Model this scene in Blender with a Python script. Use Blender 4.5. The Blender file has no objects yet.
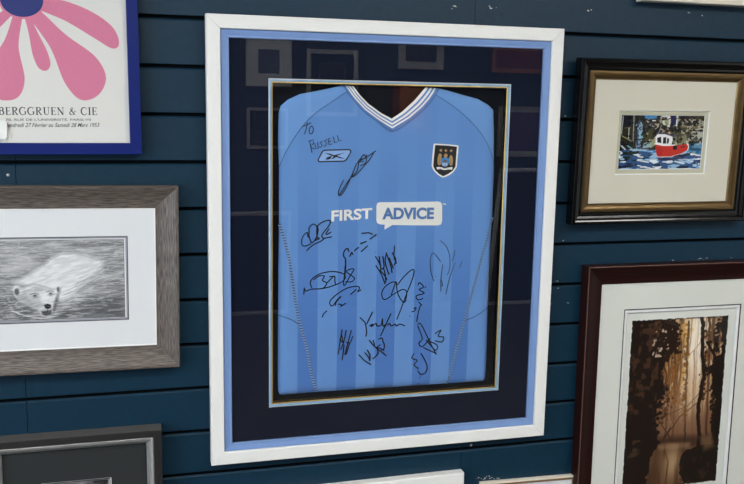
import bpy, bmesh, math, random
import numpy as np
from mathutils import Vector, Matrix

random.seed(7)
scene = bpy.context.scene
COL = scene.collection
PI = math.pi
EYE = 1.69                                  # wall measurements are taken from the top groove, 1.69 m above the floor

# ------------------------------------------------------------------ camera
cam_d = bpy.data.cameras.new('camera')
cam_d.sensor_fit = 'HORIZONTAL'
cam_d.sensor_width = 36.0
cam_d.lens = 864.18 / 744 * 36.0
cam_d.clip_start = 0.02
cam = bpy.data.objects.new('camera', cam_d)
COL.objects.link(cam)
_yaw, _pit, _rol = 0.26874089, -0.14865952, 0.01472102
_fw = Vector((math.sin(_yaw) * math.cos(_pit), math.cos(_yaw) * math.cos(_pit), math.sin(_pit)))
_r0 = Vector((math.cos(_yaw), -math.sin(_yaw), 0))
_u0 = _r0.cross(_fw)
_r = _r0 * math.cos(_rol) + _u0 * math.sin(_rol)
_u = _u0 * math.cos(_rol) - _r0 * math.sin(_rol)
_m = Matrix((_r, _u, -_fw)).transposed().to_4x4()
_m.translation = Vector((-0.0509, -1.8827, -0.1904 + EYE))
cam.matrix_world = _m
scene.camera = cam

# ------------------------------------------------------------------ daylight, exposure
world = bpy.data.worlds.new('daylight')
scene.world = world
world.use_nodes = True
_bg = world.node_tree.nodes['Background']
_bg.inputs[0].default_value = (0.80, 0.90, 1.0, 1)
_bg.inputs[1].default_value = 6.8
LAMP_STRENGTH = 24.0                         # ceiling panel brightness
LAMP_COLOR = (1.0, 0.975, 0.935)
vs = scene.view_settings
scene.display_settings.display_device = 'sRGB'
vs.view_transform = 'Standard'
vs.look = 'None'
vs.gamma = 1.0
vs.use_curve_mapping = False
vs.exposure = 0.0
scene.cycles.use_denoising = True
scene.cycles.max_bounces = 10
scene.cycles.transparent_max_bounces = 16
scene.cycles.caustics_reflective = False
scene.cycles.caustics_refractive = False
_pl = bpy.data.lights.new('window_portal', 'AREA')
_pl.shape = 'RECTANGLE'
_pl.size, _pl.size_y = 2.4, 1.9             # y extent, z extent of the shop window
_pl.cycles.is_portal = True
_po = bpy.data.objects.new('window_portal', _pl)
_po.location = (-2.44, -2.2, 1.45)
_po.rotation_euler = (PI / 2, 0, -PI / 2)
COL.objects.link(_po)

# ------------------------------------------------------------------ materials
def lin(c):
    return tuple(((v / 255) / 12.92 if v / 255 <= 0.04045 else ((v / 255 + 0.055) / 1.055) ** 2.4) for v in c)

def mat(name, rgb, rough=0.5, metal=0.0, spec=0.5, bump=0.0, bscale=200.0, stretch=None, vary=0.0, coat=0.0, sheen=0.0):
    """principled material; noise driven bump and tone variation (stretch = scale along the moulding UVs)"""
    m = bpy.data.materials.new(name)
    m.use_nodes = True
    nt = m.node_tree
    b = nt.nodes['Principled BSDF']
    b.inputs['Base Color'].default_value = (*lin(rgb), 1)
    b.inputs['Roughness'].default_value = rough
    b.inputs['Metallic'].default_value = metal
    b.inputs['Specular IOR Level'].default_value = spec
    b.inputs['Coat Weight'].default_value = coat
    b.inputs['Coat Roughness'].default_value = 0.12
    b.inputs['Sheen Weight'].default_value = sheen
    if bump or vary:
        tc = nt.nodes.new('ShaderNodeTexCoord')
        mp = nt.nodes.new('ShaderNodeMapping')
        nz = nt.nodes.new('ShaderNodeTexNoise')
        nz.inputs['Scale'].default_value = bscale
        nz.inputs['Detail'].default_value = 5
        if stretch:
            nt.links.new(tc.outputs['UV'], mp.inputs[0])
            mp.inputs['Scale'].default_value = (stretch[0], stretch[1], 1)
        else:
            nt.links.new(tc.outputs['Object'], mp.inputs[0])
        nt.links.new(mp.outputs[0], nz.inputs[0])
        if bump:
            bp = nt.nodes.new('ShaderNodeBump')
            bp.inputs['Strength'].default_value = bump
            bp.inputs['Distance'].default_value = 0.002
            nt.links.new(nz.outputs[0], bp.inputs['Height'])
            nt.links.new(bp.outputs[0], b.inputs['Normal'])
        if vary:
            rp = nt.nodes.new('ShaderNodeValToRGB')
            l = lin(rgb)
            rp.color_ramp.elements[0].position = 0.28
            rp.color_ramp.elements[1].position = 0.72
            rp.color_ramp.elements[0].color = (*[v * (1 - vary) for v in l], 1)
            rp.color_ramp.elements[1].color = (*[min(1, v * (1 + vary)) for v in l], 1)
            nt.links.new(nz.outputs[0], rp.inputs[0])
            nt.links.new(rp.outputs[0], b.inputs['Base Color'])
    return m

def glass_mat(name, ior=1.78, rough=0.0):
    m = bpy.data.materials.new(name)
    m.use_nodes = True
    nt = m.node_tree
    nt.nodes.clear()
    out = nt.nodes.new('ShaderNodeOutputMaterial')
    mx = nt.nodes.new('ShaderNodeMixShader')
    fr = nt.nodes.new('ShaderNodeFresnel')
    fr.inputs[0].default_value = ior
    geo = nt.nodes.new('ShaderNodeNewGeometry')
    inv = nt.nodes.new('ShaderNodeMath'); inv.operation = 'SUBTRACT'; inv.inputs[0].default_value = 1
    mul = nt.nodes.new('ShaderNodeMath'); mul.operation = 'MULTIPLY'
    tr = nt.nodes.new('ShaderNodeBsdfTransparent')
    gl = nt.nodes.new('ShaderNodeBsdfGlossy')
    gl.inputs['Roughness'].default_value = rough
    nt.links.new(geo.outputs['Backfacing'], inv.inputs[1])
    nt.links.new(fr.outputs[0], mul.inputs[0])
    nt.links.new(inv.outputs[0], mul.inputs[1])
    nt.links.new(mul.outputs[0], mx.inputs[0])
    nt.links.new(tr.outputs[0], mx.inputs[1])
    nt.links.new(gl.outputs[0], mx.inputs[2])
    nt.links.new(mx.outputs[0], out.inputs[0])
    return m

def print_mat(name, rough=0.6):
    """ink on paper: the picture's own colours come from the print's colour attribute"""
    m = bpy.data.materials.new(name)
    m.use_nodes = True
    nt = m.node_tree
    at = nt.nodes.new('ShaderNodeAttribute')
    at.attribute_name = 'ink'
    b = nt.nodes['Principled BSDF']
    b.inputs['Roughness'].default_value = rough
    b.inputs['Specular IOR Level'].default_value = 0.08
    nt.links.new(at.outputs['Color'], b.inputs['Base Color'])
    return m

M = {}
M['wall'] = mat('teal_slatwall_paint', (9, 44, 63), 0.45, spec=0.33, bump=0.08, bscale=60, vary=0.10)
M['wall_far'] = mat('navy_wall_paint', (32, 42, 56), 0.6, bump=0.05, bscale=50)
M['groove'] = mat('groove_shade', (7, 11, 15), 0.9, spec=0.1, bump=0.05)  # near black: the shade inside the slots is put into this colour
M['chip'] = mat('bare_board_chip', (205, 200, 190), 0.8, bump=0.3, bscale=400)
M['floor'] = mat('grey_floor', (62, 58, 54), 0.5, bump=0.05, bscale=20, vary=0.12)
M['ceiling'] = mat('white_ceiling', (225, 225, 222), 0.8, bump=0.05, bscale=80)
M['plaster'] = mat('pale_side_wall', (205, 205, 200), 0.8, bump=0.05, bscale=40)
M['white_wood'] = mat('white_grained_wood', (236, 235, 231), 0.45, bump=0.35, bscale=1.0, stretch=(30, 700), vary=0.02)
M['blue_slip'] = mat('sky_blue_lacquer', (120, 150, 200), 0.4, bump=0.05, bscale=1.0, stretch=(30, 500))
M['navy_mount'] = mat('navy_mount_card', (19, 25, 42), 0.9, spec=0.06, bump=0.1, bscale=900)
M['blue_bevel'] = mat('pale_blue_fillet', (142, 182, 218), 0.35)
M['silver_edge'] = mat('silver_fillet_edge', (215, 222, 226), 0.3, metal=0.3)
M['gold_fillet'] = mat('gold_fillet', (206, 172, 98), 0.35, metal=0.5)
M['black_back'] = mat('black_backing', (17, 19, 25), 0.9, spec=0.06, bump=0.08, bscale=600)
M['mount_white'] = mat('white_mount_card', (226, 228, 230), 0.9, spec=0.08, bump=0.15, bscale=500)
M['mount_cream'] = mat('cream_mount_card', (216, 211, 194), 0.9, spec=0.08, bump=0.15, bscale=500)
M['mount_pale'] = mat('pale_grey_mount_card', (219, 221, 213), 0.9, spec=0.08, bump=0.1, bscale=600)
M['mount_dark'] = mat('charcoal_mount_card', (48, 51, 52), 0.9, spec=0.1, bump=0.2, bscale=700)
M['bevel_white'] = mat('white_card_bevel', (240, 240, 238), 0.8)
M['bevel_grey'] = mat('grey_line', (86, 86, 88), 0.7)
M['bevel_olive'] = mat('soft_olive_card', (190, 188, 164), 0.9)
M['bevel_black'] = mat('black_card_line', (30, 30, 30), 0.8)
M['grey_wood'] = mat('grey_streaked_wood', (92, 83, 77), 0.42, bump=0.5, bscale=1.0, stretch=(38, 520), vary=0.85)
M['black_wood'] = mat('black_grained_wood', (30, 27, 27), 0.5, bump=0.5, bscale=1.0, stretch=(25, 500), vary=0.3)
M['silver'] = mat('brushed_silver_leaf', (196, 196, 194), 0.38, metal=0.75, bump=0.2, bscale=1.0, stretch=(30, 250), vary=0.25)
M['black_gloss'] = mat('black_gloss_lacquer', (8, 7, 7), 0.16, coat=0.15, bump=0.05, bscale=1.0, stretch=(6, 120))
M['gold'] = mat('antique_gold_leaf', (118, 95, 62), 0.30, metal=0.8, bump=0.25, bscale=1.0, stretch=(20, 300), vary=0.3)
M['brown_wood'] = mat('dark_brown_stained_wood', (36, 14, 12), 0.42, spec=0.18, bump=0.05, bscale=1.0, stretch=(15, 400), vary=0.2)
M['ridge_highlight'] = mat('brown_ridge_highlight', (96, 66, 58), 0.4, spec=0.3)  # paler ridge strips: the highlight along the frame ridge put into the colour
M['blue_paint'] = mat('royal_blue_paint', (15, 33, 104), 0.4, spec=0.25, bump=0.03, bscale=1.0, stretch=(20, 200))
M['cream_wood'] = mat('cream_wood', (224, 216, 200), 0.45, bump=0.15, bscale=1.0, stretch=(20, 400), vary=0.04)
M['rope_brown'] = mat('worn_brown_line', (122, 92, 58), 0.6, bump=0.6, bscale=1.0, stretch=(250, 400), vary=0.4)
M['paper'] = mat('poster_paper', (224, 222, 216), 0.7, bump=0.05, bscale=300)
M['pink'] = mat('pink_print', (212, 122, 152), 0.7, bump=0.02, bscale=300, vary=0.05)
M['deep_blue'] = mat('deep_blue_print', (22, 40, 112), 0.6)
M['text_dark'] = mat('dark_print', (52, 54, 60), 0.7)
M['ink_print'] = print_mat('picture_print')
M['glass'] = glass_mat('picture_glass')
M['clear_glass'] = glass_mat('low_glare_picture_glass', 1.42)
M['window_glass'] = glass_mat('window_glass', 1.5)
M['ink'] = mat('black_marker_ink', (12, 14, 22), 0.5)
M['thin_ink'] = mat('faded_marker_ink', (52, 66, 92), 0.5)
M['shirt_white'] = mat('white_print', (238, 238, 232), 0.6, bump=0.05, bscale=600)
M['shirt_knit'] = mat('sky_blue_ribbed_knit', (88, 132, 196), 0.75, bump=0.2, bscale=1200, sheen=0.2)  # darkened so the knit colour carries the shading line round the collar
M['letter_blue'] = mat('mid_blue_lettering', (84, 124, 178), 0.7)
M['seam'] = mat('seam_thread', (48, 68, 104), 0.8, bump=0.3, bscale=900)
M['crest_black'] = mat('crest_black', (12, 13, 18), 0.6, bump=0.1, bscale=1500)
M['crest_gold'] = mat('crest_gold_thread', (176, 142, 88), 0.6, bump=0.3, bscale=1800, vary=0.25)
M['crest_blue'] = mat('crest_blue_thread', (54, 134, 206), 0.6)
M['crest_ship'] = mat('crest_ship_thread', (120, 92, 62), 0.6)
M['tag_card'] = mat('tag_card', (232, 232, 228), 0.8, bump=0.05, bscale=300)
M['stamp'] = mat('grey_violet_print', (92, 92, 106), 0.8, vary=0.3, bscale=80)
M['orange'] = mat('orange_print', (196, 110, 58), 0.8, vary=0.1, bscale=30)
M['maroon'] = mat('maroon_print', (120, 44, 40), 0.8)
M['purple'] = mat('purple_print', (84, 60, 110), 0.8, vary=0.2, bscale=20)
M['dark_frame'] = mat('dark_frame', (44, 40, 40), 0.4)
M['grey_frame'] = mat('pale_grey_frame', (184, 180, 172), 0.5)
M['lamp_case'] = mat('white_lamp_case', (235, 235, 232), 0.5)
_l = bpy.data.materials.new('lamp_diffuser'); _l.use_nodes = True
_l.node_tree.nodes['Principled BSDF'].inputs['Emission Color'].default_value = (*LAMP_COLOR, 1)
_l.node_tree.nodes['Principled BSDF'].inputs['Emission Strength'].default_value = LAMP_STRENGTH
M['lamp'] = _l

# football shirt cloth: tonal vertical stripes in the knit, woven bump
def shirt_mat(name, light, dark, striped):
    m = mat(name, light, 0.85, spec=0.12, bump=0.12, bscale=1500, sheen=0.15)
    if striped:
        nt = m.node_tree
        b = nt.nodes['Principled BSDF']
        tc = nt.nodes.new('ShaderNodeTexCoord')
        sp = nt.nodes.new('ShaderNodeSeparateXYZ')
        nt.links.new(tc.outputs['Object'], sp.inputs[0])
        def mth(op, a, bb=None, clamp=False):
            n = nt.nodes.new('ShaderNodeMath'); n.operation = op; n.use_clamp = clamp
            for i, v in enumerate((a, bb)):
                if v is None: continue
                if isinstance(v, (int, float)): n.inputs[i].default_value = v
                else: nt.links.new(v, n.inputs[i])
            return n.outputs[0]
        t = mth('DIVIDE', mth('SUBTRACT', sp.outputs['X'], STRIPE_X0), 0.0912)
        f = mth('FRACT', t)                                        # dark 0..0.5, light 0.5..1
        tri = mth('ABSOLUTE', mth('SUBTRACT', f, 0.25))            # <.25 or >.75 -> dark
        tri = mth('MINIMUM', tri, mth('SUBTRACT', 1.0, tri))
        edge = mth('MULTIPLY', mth('SUBTRACT', 0.25, tri), 60.0, )
        edge = mth('ADD', edge, 0.5, True)
        fade = mth('MULTIPLY', mth('SUBTRACT', 0.66, sp.outputs['Z']), 2.6, True)   # stripes are fainter across the chest
        fade = mth('ADD', mth('MULTIPLY', fade, 0.88), 0.12)
        k = mth('MULTIPLY', edge, fade)
        mx = nt.nodes.new('ShaderNodeMixRGB')
        mx.inputs[1].default_value = (*lin(light), 1)
        mx.inputs[2].default_value = (*lin(dark), 1)
        nt.links.new(k, mx.inputs[0])
        nt.links.new(mx.outputs[0], b.inputs['Base Color'])
    return m

# ------------------------------------------------------------------ helpers
def thing(name, label, cat, loc, rot=(0, 0, 0), group=None):
    o = bpy.data.objects.new(name, None)
    o.empty_display_size = 0.05
    COL.objects.link(o)
    o.location = loc
    o.rotation_euler = rot
    o['label'] = label
    o['category'] = cat
    if group: o['group'] = group
    return o

def obj(name, bm, m, parent=None, recalc=False, smooth=False, label=None):
    """links a bmesh as one mesh object; coordinates are the parent's own"""
    if recalc: bmesh.ops.recalc_face_normals(bm, faces=bm.faces)
    me = bpy.data.meshes.new(name)
    bm.to_mesh(me); bm.free()
    for mm in (m if isinstance(m, (list, tuple)) else [m]): me.materials.append(mm)
    if smooth:
        for p in me.polygons: p.use_smooth = True
    o = bpy.data.objects.new(name, me)
    COL.objects.link(o)
    if parent: o.parent = parent
    if label: o['label'] = label
    return o

def struct(name, bm, m, recalc=False):
    o = obj(name, bm, m, None, recalc)
    o['kind'] = 'structure'
    return o

def box(bm, x0, x1, y0, y1, z0, z1, mi=0):
    v = [bm.verts.new((x, y, z)) for x in (x0, x1) for y in (y0, y1) for z in (z0, z1)]
    for f in ((0, 1, 3, 2), (4, 6, 7, 5), (0, 4, 5, 1), (2, 3, 7, 6), (0, 2, 6, 4), (1, 5, 7, 3)):
        bm.faces.new([v[i] for i in f]).material_index = mi
    return v

def bevelled_box(x0, x1, y0, y1, z0, z1, r=0.002, seg=2):
    bm = bmesh.new(); box(bm, x0, x1, y0, y1, z0, z1)
    bmesh.ops.recalc_face_normals(bm, faces=bm.faces)
    bmesh.ops.bevel(bm, geom=list(bm.edges), offset=r, segments=seg, affect='EDGES')
    return bm

def moulding(w, h, prof, mi=None, bm=None, cx=0.0, cz=None, gap=0.00012):
    """four mitred rails swept from prof = [(inset from the outer edge, y)], local frame: bottom centre at the origin"""
    bm = bm or bmesh.new()
    uvl = bm.loops.layers.uv.verify()
    if cz is None: cz = h / 2
    cum = [0]
    loop = list(prof) + [(prof[-1][0], 0.0), (prof[0][0], 0.0)]
    if prof[0][1] == 0.0: loop.pop()
    if prof[-1][1] == 0.0: loop.pop(-1 if prof[0][1] == 0.0 else -2)
    for a, b in zip(loop, loop[1:] + loop[:1]): cum.append(cum[-1] + math.hypot(a[0] - b[0], a[1] - b[1]))
    n = len(loop)
    for r in range(4):
        L = []
        for (u, y) in loop:
            hw, hh = w / 2 - u, h / 2 - u
            cs = [(-hw, -hh), (hw, -hh), (hw, hh), (-hw, hh)]
            a, b = cs[r], cs[(r + 1) % 4]
            ln = math.hypot(b[0] - a[0], b[1] - a[1])
            d = ((b[0] - a[0]) / ln * gap, (b[1] - a[1]) / ln * gap)
            L.append(((a[0] + d[0], a[1] + d[1], y), (b[0] - d[0], b[1] - d[1], y), ln))
        va = [bm.verts.new((cx + p[0][0], p[0][2], cz + p[0][1])) for p in L]
        vb = [bm.verts.new((cx + p[1][0], p[1][2], cz + p[1][1])) for p in L]
        fs = []
        for i in range(n):
            j = (i + 1) % n
            f = bm.faces.new((va[i], vb[i], vb[j], va[j]))
            if mi: f.material_index = mi[i] if i < len(mi) else 0
            c0, c1 = cum[i], cum[i + 1]
            off = r * 3.37
            la, lb = L[i][2] / 2, L[j][2] / 2
            for lp, uv in zip(f.loops, ((off - la, c0), (off + la, c0), (off + lb, c1), (off - lb, c1))): lp[uvl].uv = uv
            fs.append(f)
        fs.append(bm.faces.new(va)); fs.append(bm.faces.new(vb[::-1]))
        bmesh.ops.recalc_face_normals(bm, faces=fs)
    return bm

def arc_prof(u0, y0, u1, y1, bulge, n=8):
    """points from (u0,y0) to (u1,y1) bulging towards the viewer (negative y) by bulge"""
    out = []
    for i in range(n + 1):
        t = i / n
        out.append((u0 + (u1 - u0) * t, y0 + (y1 - y0) * t - bulge * math.sin(PI * t)))
    return out

def panel(x0, x1, z0, z1, y, th=0.001):
    bm = bmesh.new(); box(bm, x0, x1, y, y + th, z0, z1)
    bmesh.ops.recalc_face_normals(bm, faces=bm.faces)
    return bm

def ring(x0, x1, z0, z1, a0, a1, b0, b1, y, th, bevel=0.0, bm=None, mi_face=0, mi_bevel=1, ybot=None):
    """card with a window: outer x0..z1, opening a0..a1 x b0..b1, inner bevel sloping into the opening"""
    bm = bm or bmesh.new()
    def rect(xa, xb, za, zb, yy): return [bm.verts.new(p) for p in ((xa, yy, za), (xb, yy, za), (xb, yy, zb), (xa, yy, zb))]
    o = rect(x0, x1, z0, z1, y)
    i = rect(a0, a1, b0, b1, y)
    j = rect(a0 + bevel, a1 - bevel, b0 + bevel, b1 - bevel, y + th)
    ob = rect(x0, x1, z0, z1, y + th)
    for k in range(4):
        n = (k + 1) % 4
        bm.faces.new((o[k], o[n], i[n], i[k])).material_index = mi_face
        bm.faces.new((i[k], i[n], j[n], j[k])).material_index = mi_bevel
        bm.faces.new((o[k], ob[k], ob[n], o[n])).material_index = mi_face
        bm.faces.new((ob[k], j[k], j[n], ob[n])).material_index = mi_face
    return bm

def text_bm(body, size=1.0, offset=0.0, shear=0.0):
    cu = bpy.data.curves.new('lettering', 'FONT')
    cu.body = body; cu.size = size; cu.offset = offset; cu.shear = shear
    cu.resolution_u = 5
    o = bpy.data.objects.new('lettering', cu)
    COL.objects.link(o)
    dg = bpy.context.evaluated_depsgraph_get()
    me = bpy.data.meshes.new_from_object(o.evaluated_get(dg))
    bm = bmesh.new(); bm.from_mesh(me)
    bpy.data.objects.remove(o); bpy.data.curves.remove(cu); bpy.data.meshes.remove(me)
    return bm

def fit_text(bm, x0, x1, z0, z1, y, slope=0.0, surf=None):
    xs = [v.co.x for v in bm.verts]; ys = [v.co.y for v in bm.verts]
    ax, bx, ay, by = min(xs), max(xs), min(ys), max(ys)
    for v in bm.verts:
        x = x0 + (v.co.x - ax) / (bx - ax) * (x1 - x0)
        z = z0 + (v.co.y - ay) / (by - ay) * (z1 - z0) + slope * (x - x0)
        v.co = (x, y if surf is None else surf(x, z) + y, z)
    return bm

def catmull(pts, step):
    P = [np.array(p, float) for p in pts]
    if len(P) == 2:
        n = max(2, int(np.linalg.norm(P[1] - P[0]) / step))
        return [P[0] + (P[1] - P[0]) * i / n for i in range(n + 1)]
    Q = [2 * P[0] - P[1]] + P + [2 * P[-1] - P[-2]]
    out = []
    for i in range(1, len(Q) - 2):
        n = max(2, int(np.linalg.norm(Q[i + 1] - Q[i]) / step))
        for k in range(n):
            t = k / n
            out.append(0.5 * ((2 * Q[i]) + (Q[i + 1] - Q[i - 1]) * t + (2 * Q[i - 1] - 5 * Q[i] + 4 * Q[i + 1] - Q[i + 2]) * t * t
                              + (3 * Q[i] - Q[i - 1] - 3 * Q[i + 1] + Q[i + 2]) * t ** 3))
    out.append(P[-1])
    return out

def ribbon(bm, pts, width, y, surf=None, mi=0, smooth_curve=True, step=0.0012):
    """pen stroke: flat band along pts (x, z); width may be a number or one per input point"""
    if hasattr(width, '__len__'):
        C = catmull([(p[0], p[1], w * 1.0) for p, w in zip(pts, width)], step) if smooth_curve else [np.array((p[0], p[1], w)) for p, w in zip(pts, width)]
    else:
        C = [np.array((c[0], c[1], width)) for c in (catmull(pts, step) if smooth_curve else pts)]
    L, R = [], []
    for i, c in enumerate(C):
        a, b = C[max(0, i - 1)], C[min(len(C) - 1, i + 1)]
        d = (b - a)[:2]; ln = np.hypot(*d) or 1
        n = np.array((-d[1], d[0])) / ln * c[2] / 2
        for S, s in ((L, 1), (R, -1)):
            x, z = c[0] + n[0] * s, c[1] + n[1] * s
            S.append(bm.verts.new((x, y + (surf(x, z) if surf else 0), z)))
    for i in range(len(C) - 1):
        bm.faces.new((R[i], R[i + 1], L[i + 1], L[i])).material_index = mi

def flat_poly(bm, pts, y, mi=0, surf=None):
    """filled outline facing the viewer"""
    a = sum(p[0] * q[1] - q[0] * p[1] for p, q in zip(pts, pts[1:] + pts[:1]))
    if a < 0: pts = pts[::-1]
    vs_ = [bm.verts.new((p[0], y + (surf(*p) if surf else 0), p[1])) for p in pts]
    f = bm.faces.new(vs_)
    f.normal_update()
    f.material_index = mi
    r = bmesh.ops.triangulate(bm, faces=[f])
    for t in r['faces']: t.material_index = mi

def picture_frame(name, label, cat, cx, zb, w, h, rot=(0, 0, 0), group=None, wall_y=-0.0015, back=True):
    t = thing(name, label, cat, (cx, wall_y, zb + EYE), rot, group)
    return t

def pane(parent, w, h, u, y, cx=0.0):
    return obj('glass_pane', panel(cx - w / 2 + u, cx + w / 2 - u, u, h - u, y, 0.0015), M['clear_glass'], parent)

# ------------------------------------------------------------------ the room
X0, X1, YF, ZC = -2.4, 3.7, -4.2, 2.64      # side walls, far wall, ceiling height
def slatwall():
    """horizontal slat board: 100 mm pitch, grooves 8 mm high with a bevelled lower lip; butt joints between the boards"""
    bm = bmesh.new()
    joints = [X0, -1.2701, -0.2841, 0.7018, 1.6880, 2.6740, X1]
    for xa, xb in zip(joints, joints[1:]):
        xa += 0.0006; xb -= 0.0006
        k0, k1 = -9, 16
        prof = [(0.0, ZC - 0.001)]
        for k in range(k0, k1 + 1):
            z = EYE - 0.1 * k
            if z > ZC - 0.02 or z < 0.02: continue
            prof += [(0.0, z + 0.0042), (0.0006, z + 0.0036), (0.010, z + 0.0036), (0.010, z - 0.0036), (0.0036, z - 0.0040), (0.0004, z - 0.0068), (0.0, z - 0.0074)]
        prof.append((0.0, 0.001))
        a = [bm.verts.new((xa, y, z)) for y, z in prof]
        b = [bm.verts.new((xb, y, z)) for y, z in prof]
        for i in range(len(prof) - 1):
            f = bm.faces.new((a[i], a[i + 1], b[i + 1], b[i]))
            if prof[i][0] >= 0.0095 or prof[i + 1][0] >= 0.0095: f.material_index = 1
        # the board's cut ends
        for S in (a, b):
            top = [bm.verts.new((S[0].co.x, 0.0115, ZC - 0.001)), bm.verts.new((S[0].co.x, 0.0115, 0.001))]
            bm.faces.new(S + top[::-1]).material_index = 0
    v = [bm.verts.new(p) for p in ((X0, 0.012, 0), (X1, 0.012, 0), (X1, 0.012, ZC), (X0, 0.012, ZC))]
    bm.faces.new(v).material_index = 1
    return bm
wall_back = struct('wall_back', slatwall(), [M['wall'], M['groove']])

# chipped paint along the boards
def chips():
    bm = bmesh.new(); rnd = random.Random(3)
    spots = [(0.6485, 0.047, 3, .006), (0.655, 0.049, 2, .004), (0.7453, 0.0492, 4, .006), (0.738, 0.052, 2, .004), (0.9911, 0.0533, 3, .005), (1.2559, 0.0602, 2, .003),
             (1.299, 0.056, 2, .003), (0.917, -0.6454, 3, .004), (0.936, -0.606, 3, .005), (0.9685, -0.6477, 2, .003), (0.9448, -0.2011, 1, .003), (0.95, -0.494, 1, .004),
             (1.3395, -0.549, 5, .006), (1.362, -0.549, 3, .004), (1.262, -0.549, 1, .003), (1.43, -0.548, 2, .004),
             (0.750, -1.082, 4, .010), (0.776, -1.085, 5, .012), (0.80, -1.0845, 3, .006), (0.765, -1.079, 2, .01)]
    for x, z, n, sp in spots:
        for i in range(n):
            cx, cz = x + rnd.gauss(0, sp), z + rnd.gauss(0, sp * .3)
            k = (cz + 0.0) / 0.1
            if abs(k - round(k)) < 0.075: cz = round(k) * 0.1 + 0.0085
            r = rnd.uniform(.0008, .0022)
            pts = [(cx + r * rnd.uniform(.6, 1.9) * math.cos(a), cz + EYE + r * rnd.uniform(.4, .8) * math.sin(a)) for a in [j * PI / 3 + .3 for j in range(6)]]
            flat_poly(bm, pts, -0.0003)
    return bm
obj('paint_chip', chips(), M['chip'], wall_back)
# two screws set in the boards
def screws():
    bm = bmesh.new()
    for x, z in ((-0.299, -0.3262), (0.7269, -0.9930)):
        r = bmesh.ops.create_uvsphere(bm, u_segments=12, v_segments=6, radius=0.0032)
        for v in r['verts']: v.co = (v.co.x + x, v.co.y * .45 - .0005, v.co.z + z + EYE)
    return bm
obj('screw_head', screws(), M['silver'], wall_back)

def plane(pts):
    bm = bmesh.new(); bm.faces.new([bm.verts.new(p) for p in pts]); return bm
def slab(x0, x1, y0, y1, z0, z1):
    bm = bmesh.new(); box(bm, x0, x1, y0, y1, z0, z1); return bm
struct('floor', slab(X0 - .1, X1 + .1, YF - .1, .05, -.1, 0), M['floor'], True)
struct('ceiling', slab(X0 - .1, X1 + .1, YF - .1, .05, ZC, ZC + .1), M['ceiling'], True)
struct('wall_front', slab(X0 - .1, X1 + .1, YF - .1, YF, 0, ZC), M['wall_far'], True)
struct('wall_right', slab(X1, X1 + .1, YF, .05, 0, ZC), M['plaster'], True)
WY0, WY1, WZ0, WZ1 = -3.4, -1.0, 0.5, 2.4
bm = bmesh.new()
box(bm, X0 - .1, X0, YF, WY0, 0, ZC); box(bm, X0 - .1, X0, WY1, .05, 0, ZC)
box(bm, X0 - .1, X0, WY0, WY1, 0, WZ0); box(bm, X0 - .1, X0, WY0, WY1, WZ1, ZC)
struct('wall_left', bm, M['plaster'], True)
bm = bmesh.new()
for a, b in ((WY0, WY0 + .05), (-2.225, -2.175), (WY1 - .05, WY1)): box(bm, X0 - .07, X0 - .02, a, b, WZ0, WZ1)
for a, b in ((WZ0, WZ0 + .05), (WZ1 - .05, WZ1)): box(bm, X0 - .07, X0 - .02, WY0 + .05, -2.225, a, b); box(bm, X0 - .07, X0 - .02, -2.175, WY1 - .05, a, b)
win = struct('window_1', bm, M['lamp_case'], True)
for a, b in ((WY0 + .05, -2.225), (-2.175, WY1 - .05)):
    obj('window_pane', slab(X0 - .05, X0 - .045, a, b, WZ0 + .05, WZ1 - .05), M['window_glass'], win, True)

def ceiling_light(x, y, label):
    t = thing('ceiling_light', label, 'ceiling light', (x, y, ZC), group='ceiling light panels')
    bm = bmesh.new()
    box(bm, -.62, .62, -.17, -.15, -.05, 0); box(bm, -.62, .62, .15, .17, -.05, 0)
    box(bm, -.62, -.60, -.15, .15, -.05, 0); box(bm, .60, .62, -.15, .15, -.05, 0); box(bm, -.60, .60, -.15, .15, -.012, 0)
    obj('lamp_case', bm, M['lamp_case'], t, True)
    bm = bmesh.new(); box(bm, -.60, .60, -.15, .15, -.042, -.03)
    obj('diffuser', bm, M['lamp'], t, True)
for x, y, w in ((-1.1 , -1.9, 'near the left of the picture wall'), (0.75, -1.9, 'above the middle of the picture wall'), (2.15 , -1.9, 'near the right of the picture wall'),
                (-0.6, -3.1, 'far from the picture wall, window side'), (1.9, -3.1, 'far from the picture wall, door side')):
    ceiling_light(x, y, 'long white ceiling light panel ' + w)

# ------------------------------------------------------------------ framed football shirt
FX, FZ = 0.5022, -0.9729
FW, FH = 0.8103, 0.9791
fs = thing('framed_shirt', 'large white wooden box frame holding a signed sky blue football shirt on navy mount', 'framed shirt', (FX, -0.0015, FZ + EYE), (0.0108, 0, 0))
obj('frame', moulding(FW, FH, [(0, 0), (0, -.0262), (.0008, -.0277), (.0022, -.0285), (.0268, -.0285), (.0281, -.0280), (.0289, -.0268), (.0290, -.012)], gap=.0003), M['white_wood'], fs)
obj('slip', moulding(FW, FH, [(.0294, -.004), (.0294, -.0222), (.0312, -.0236), (.033, -.0236), (.0425, -.0218), (.0435, -.0228), (.0452, -.0231), (.0464, -.0225), (.0470, -.0212), (.0470, -.0175)], gap=.0003),
    M['blue_slip'], fs, label='sky blue inner slip of the white frame')
MX, MZ = .0035, .4870           # centre of the window in the mount
a0, a1, b0, b1 = MX - .2768, MX + .2768, MZ - .3626, MZ + .3626
obj('mount_board', ring(-FW / 2 + .03, FW / 2 - .03, .03, FH - .03, a0, a1, b0, b1, -.0165, .0025), M['navy_mount'], fs, True)
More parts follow.
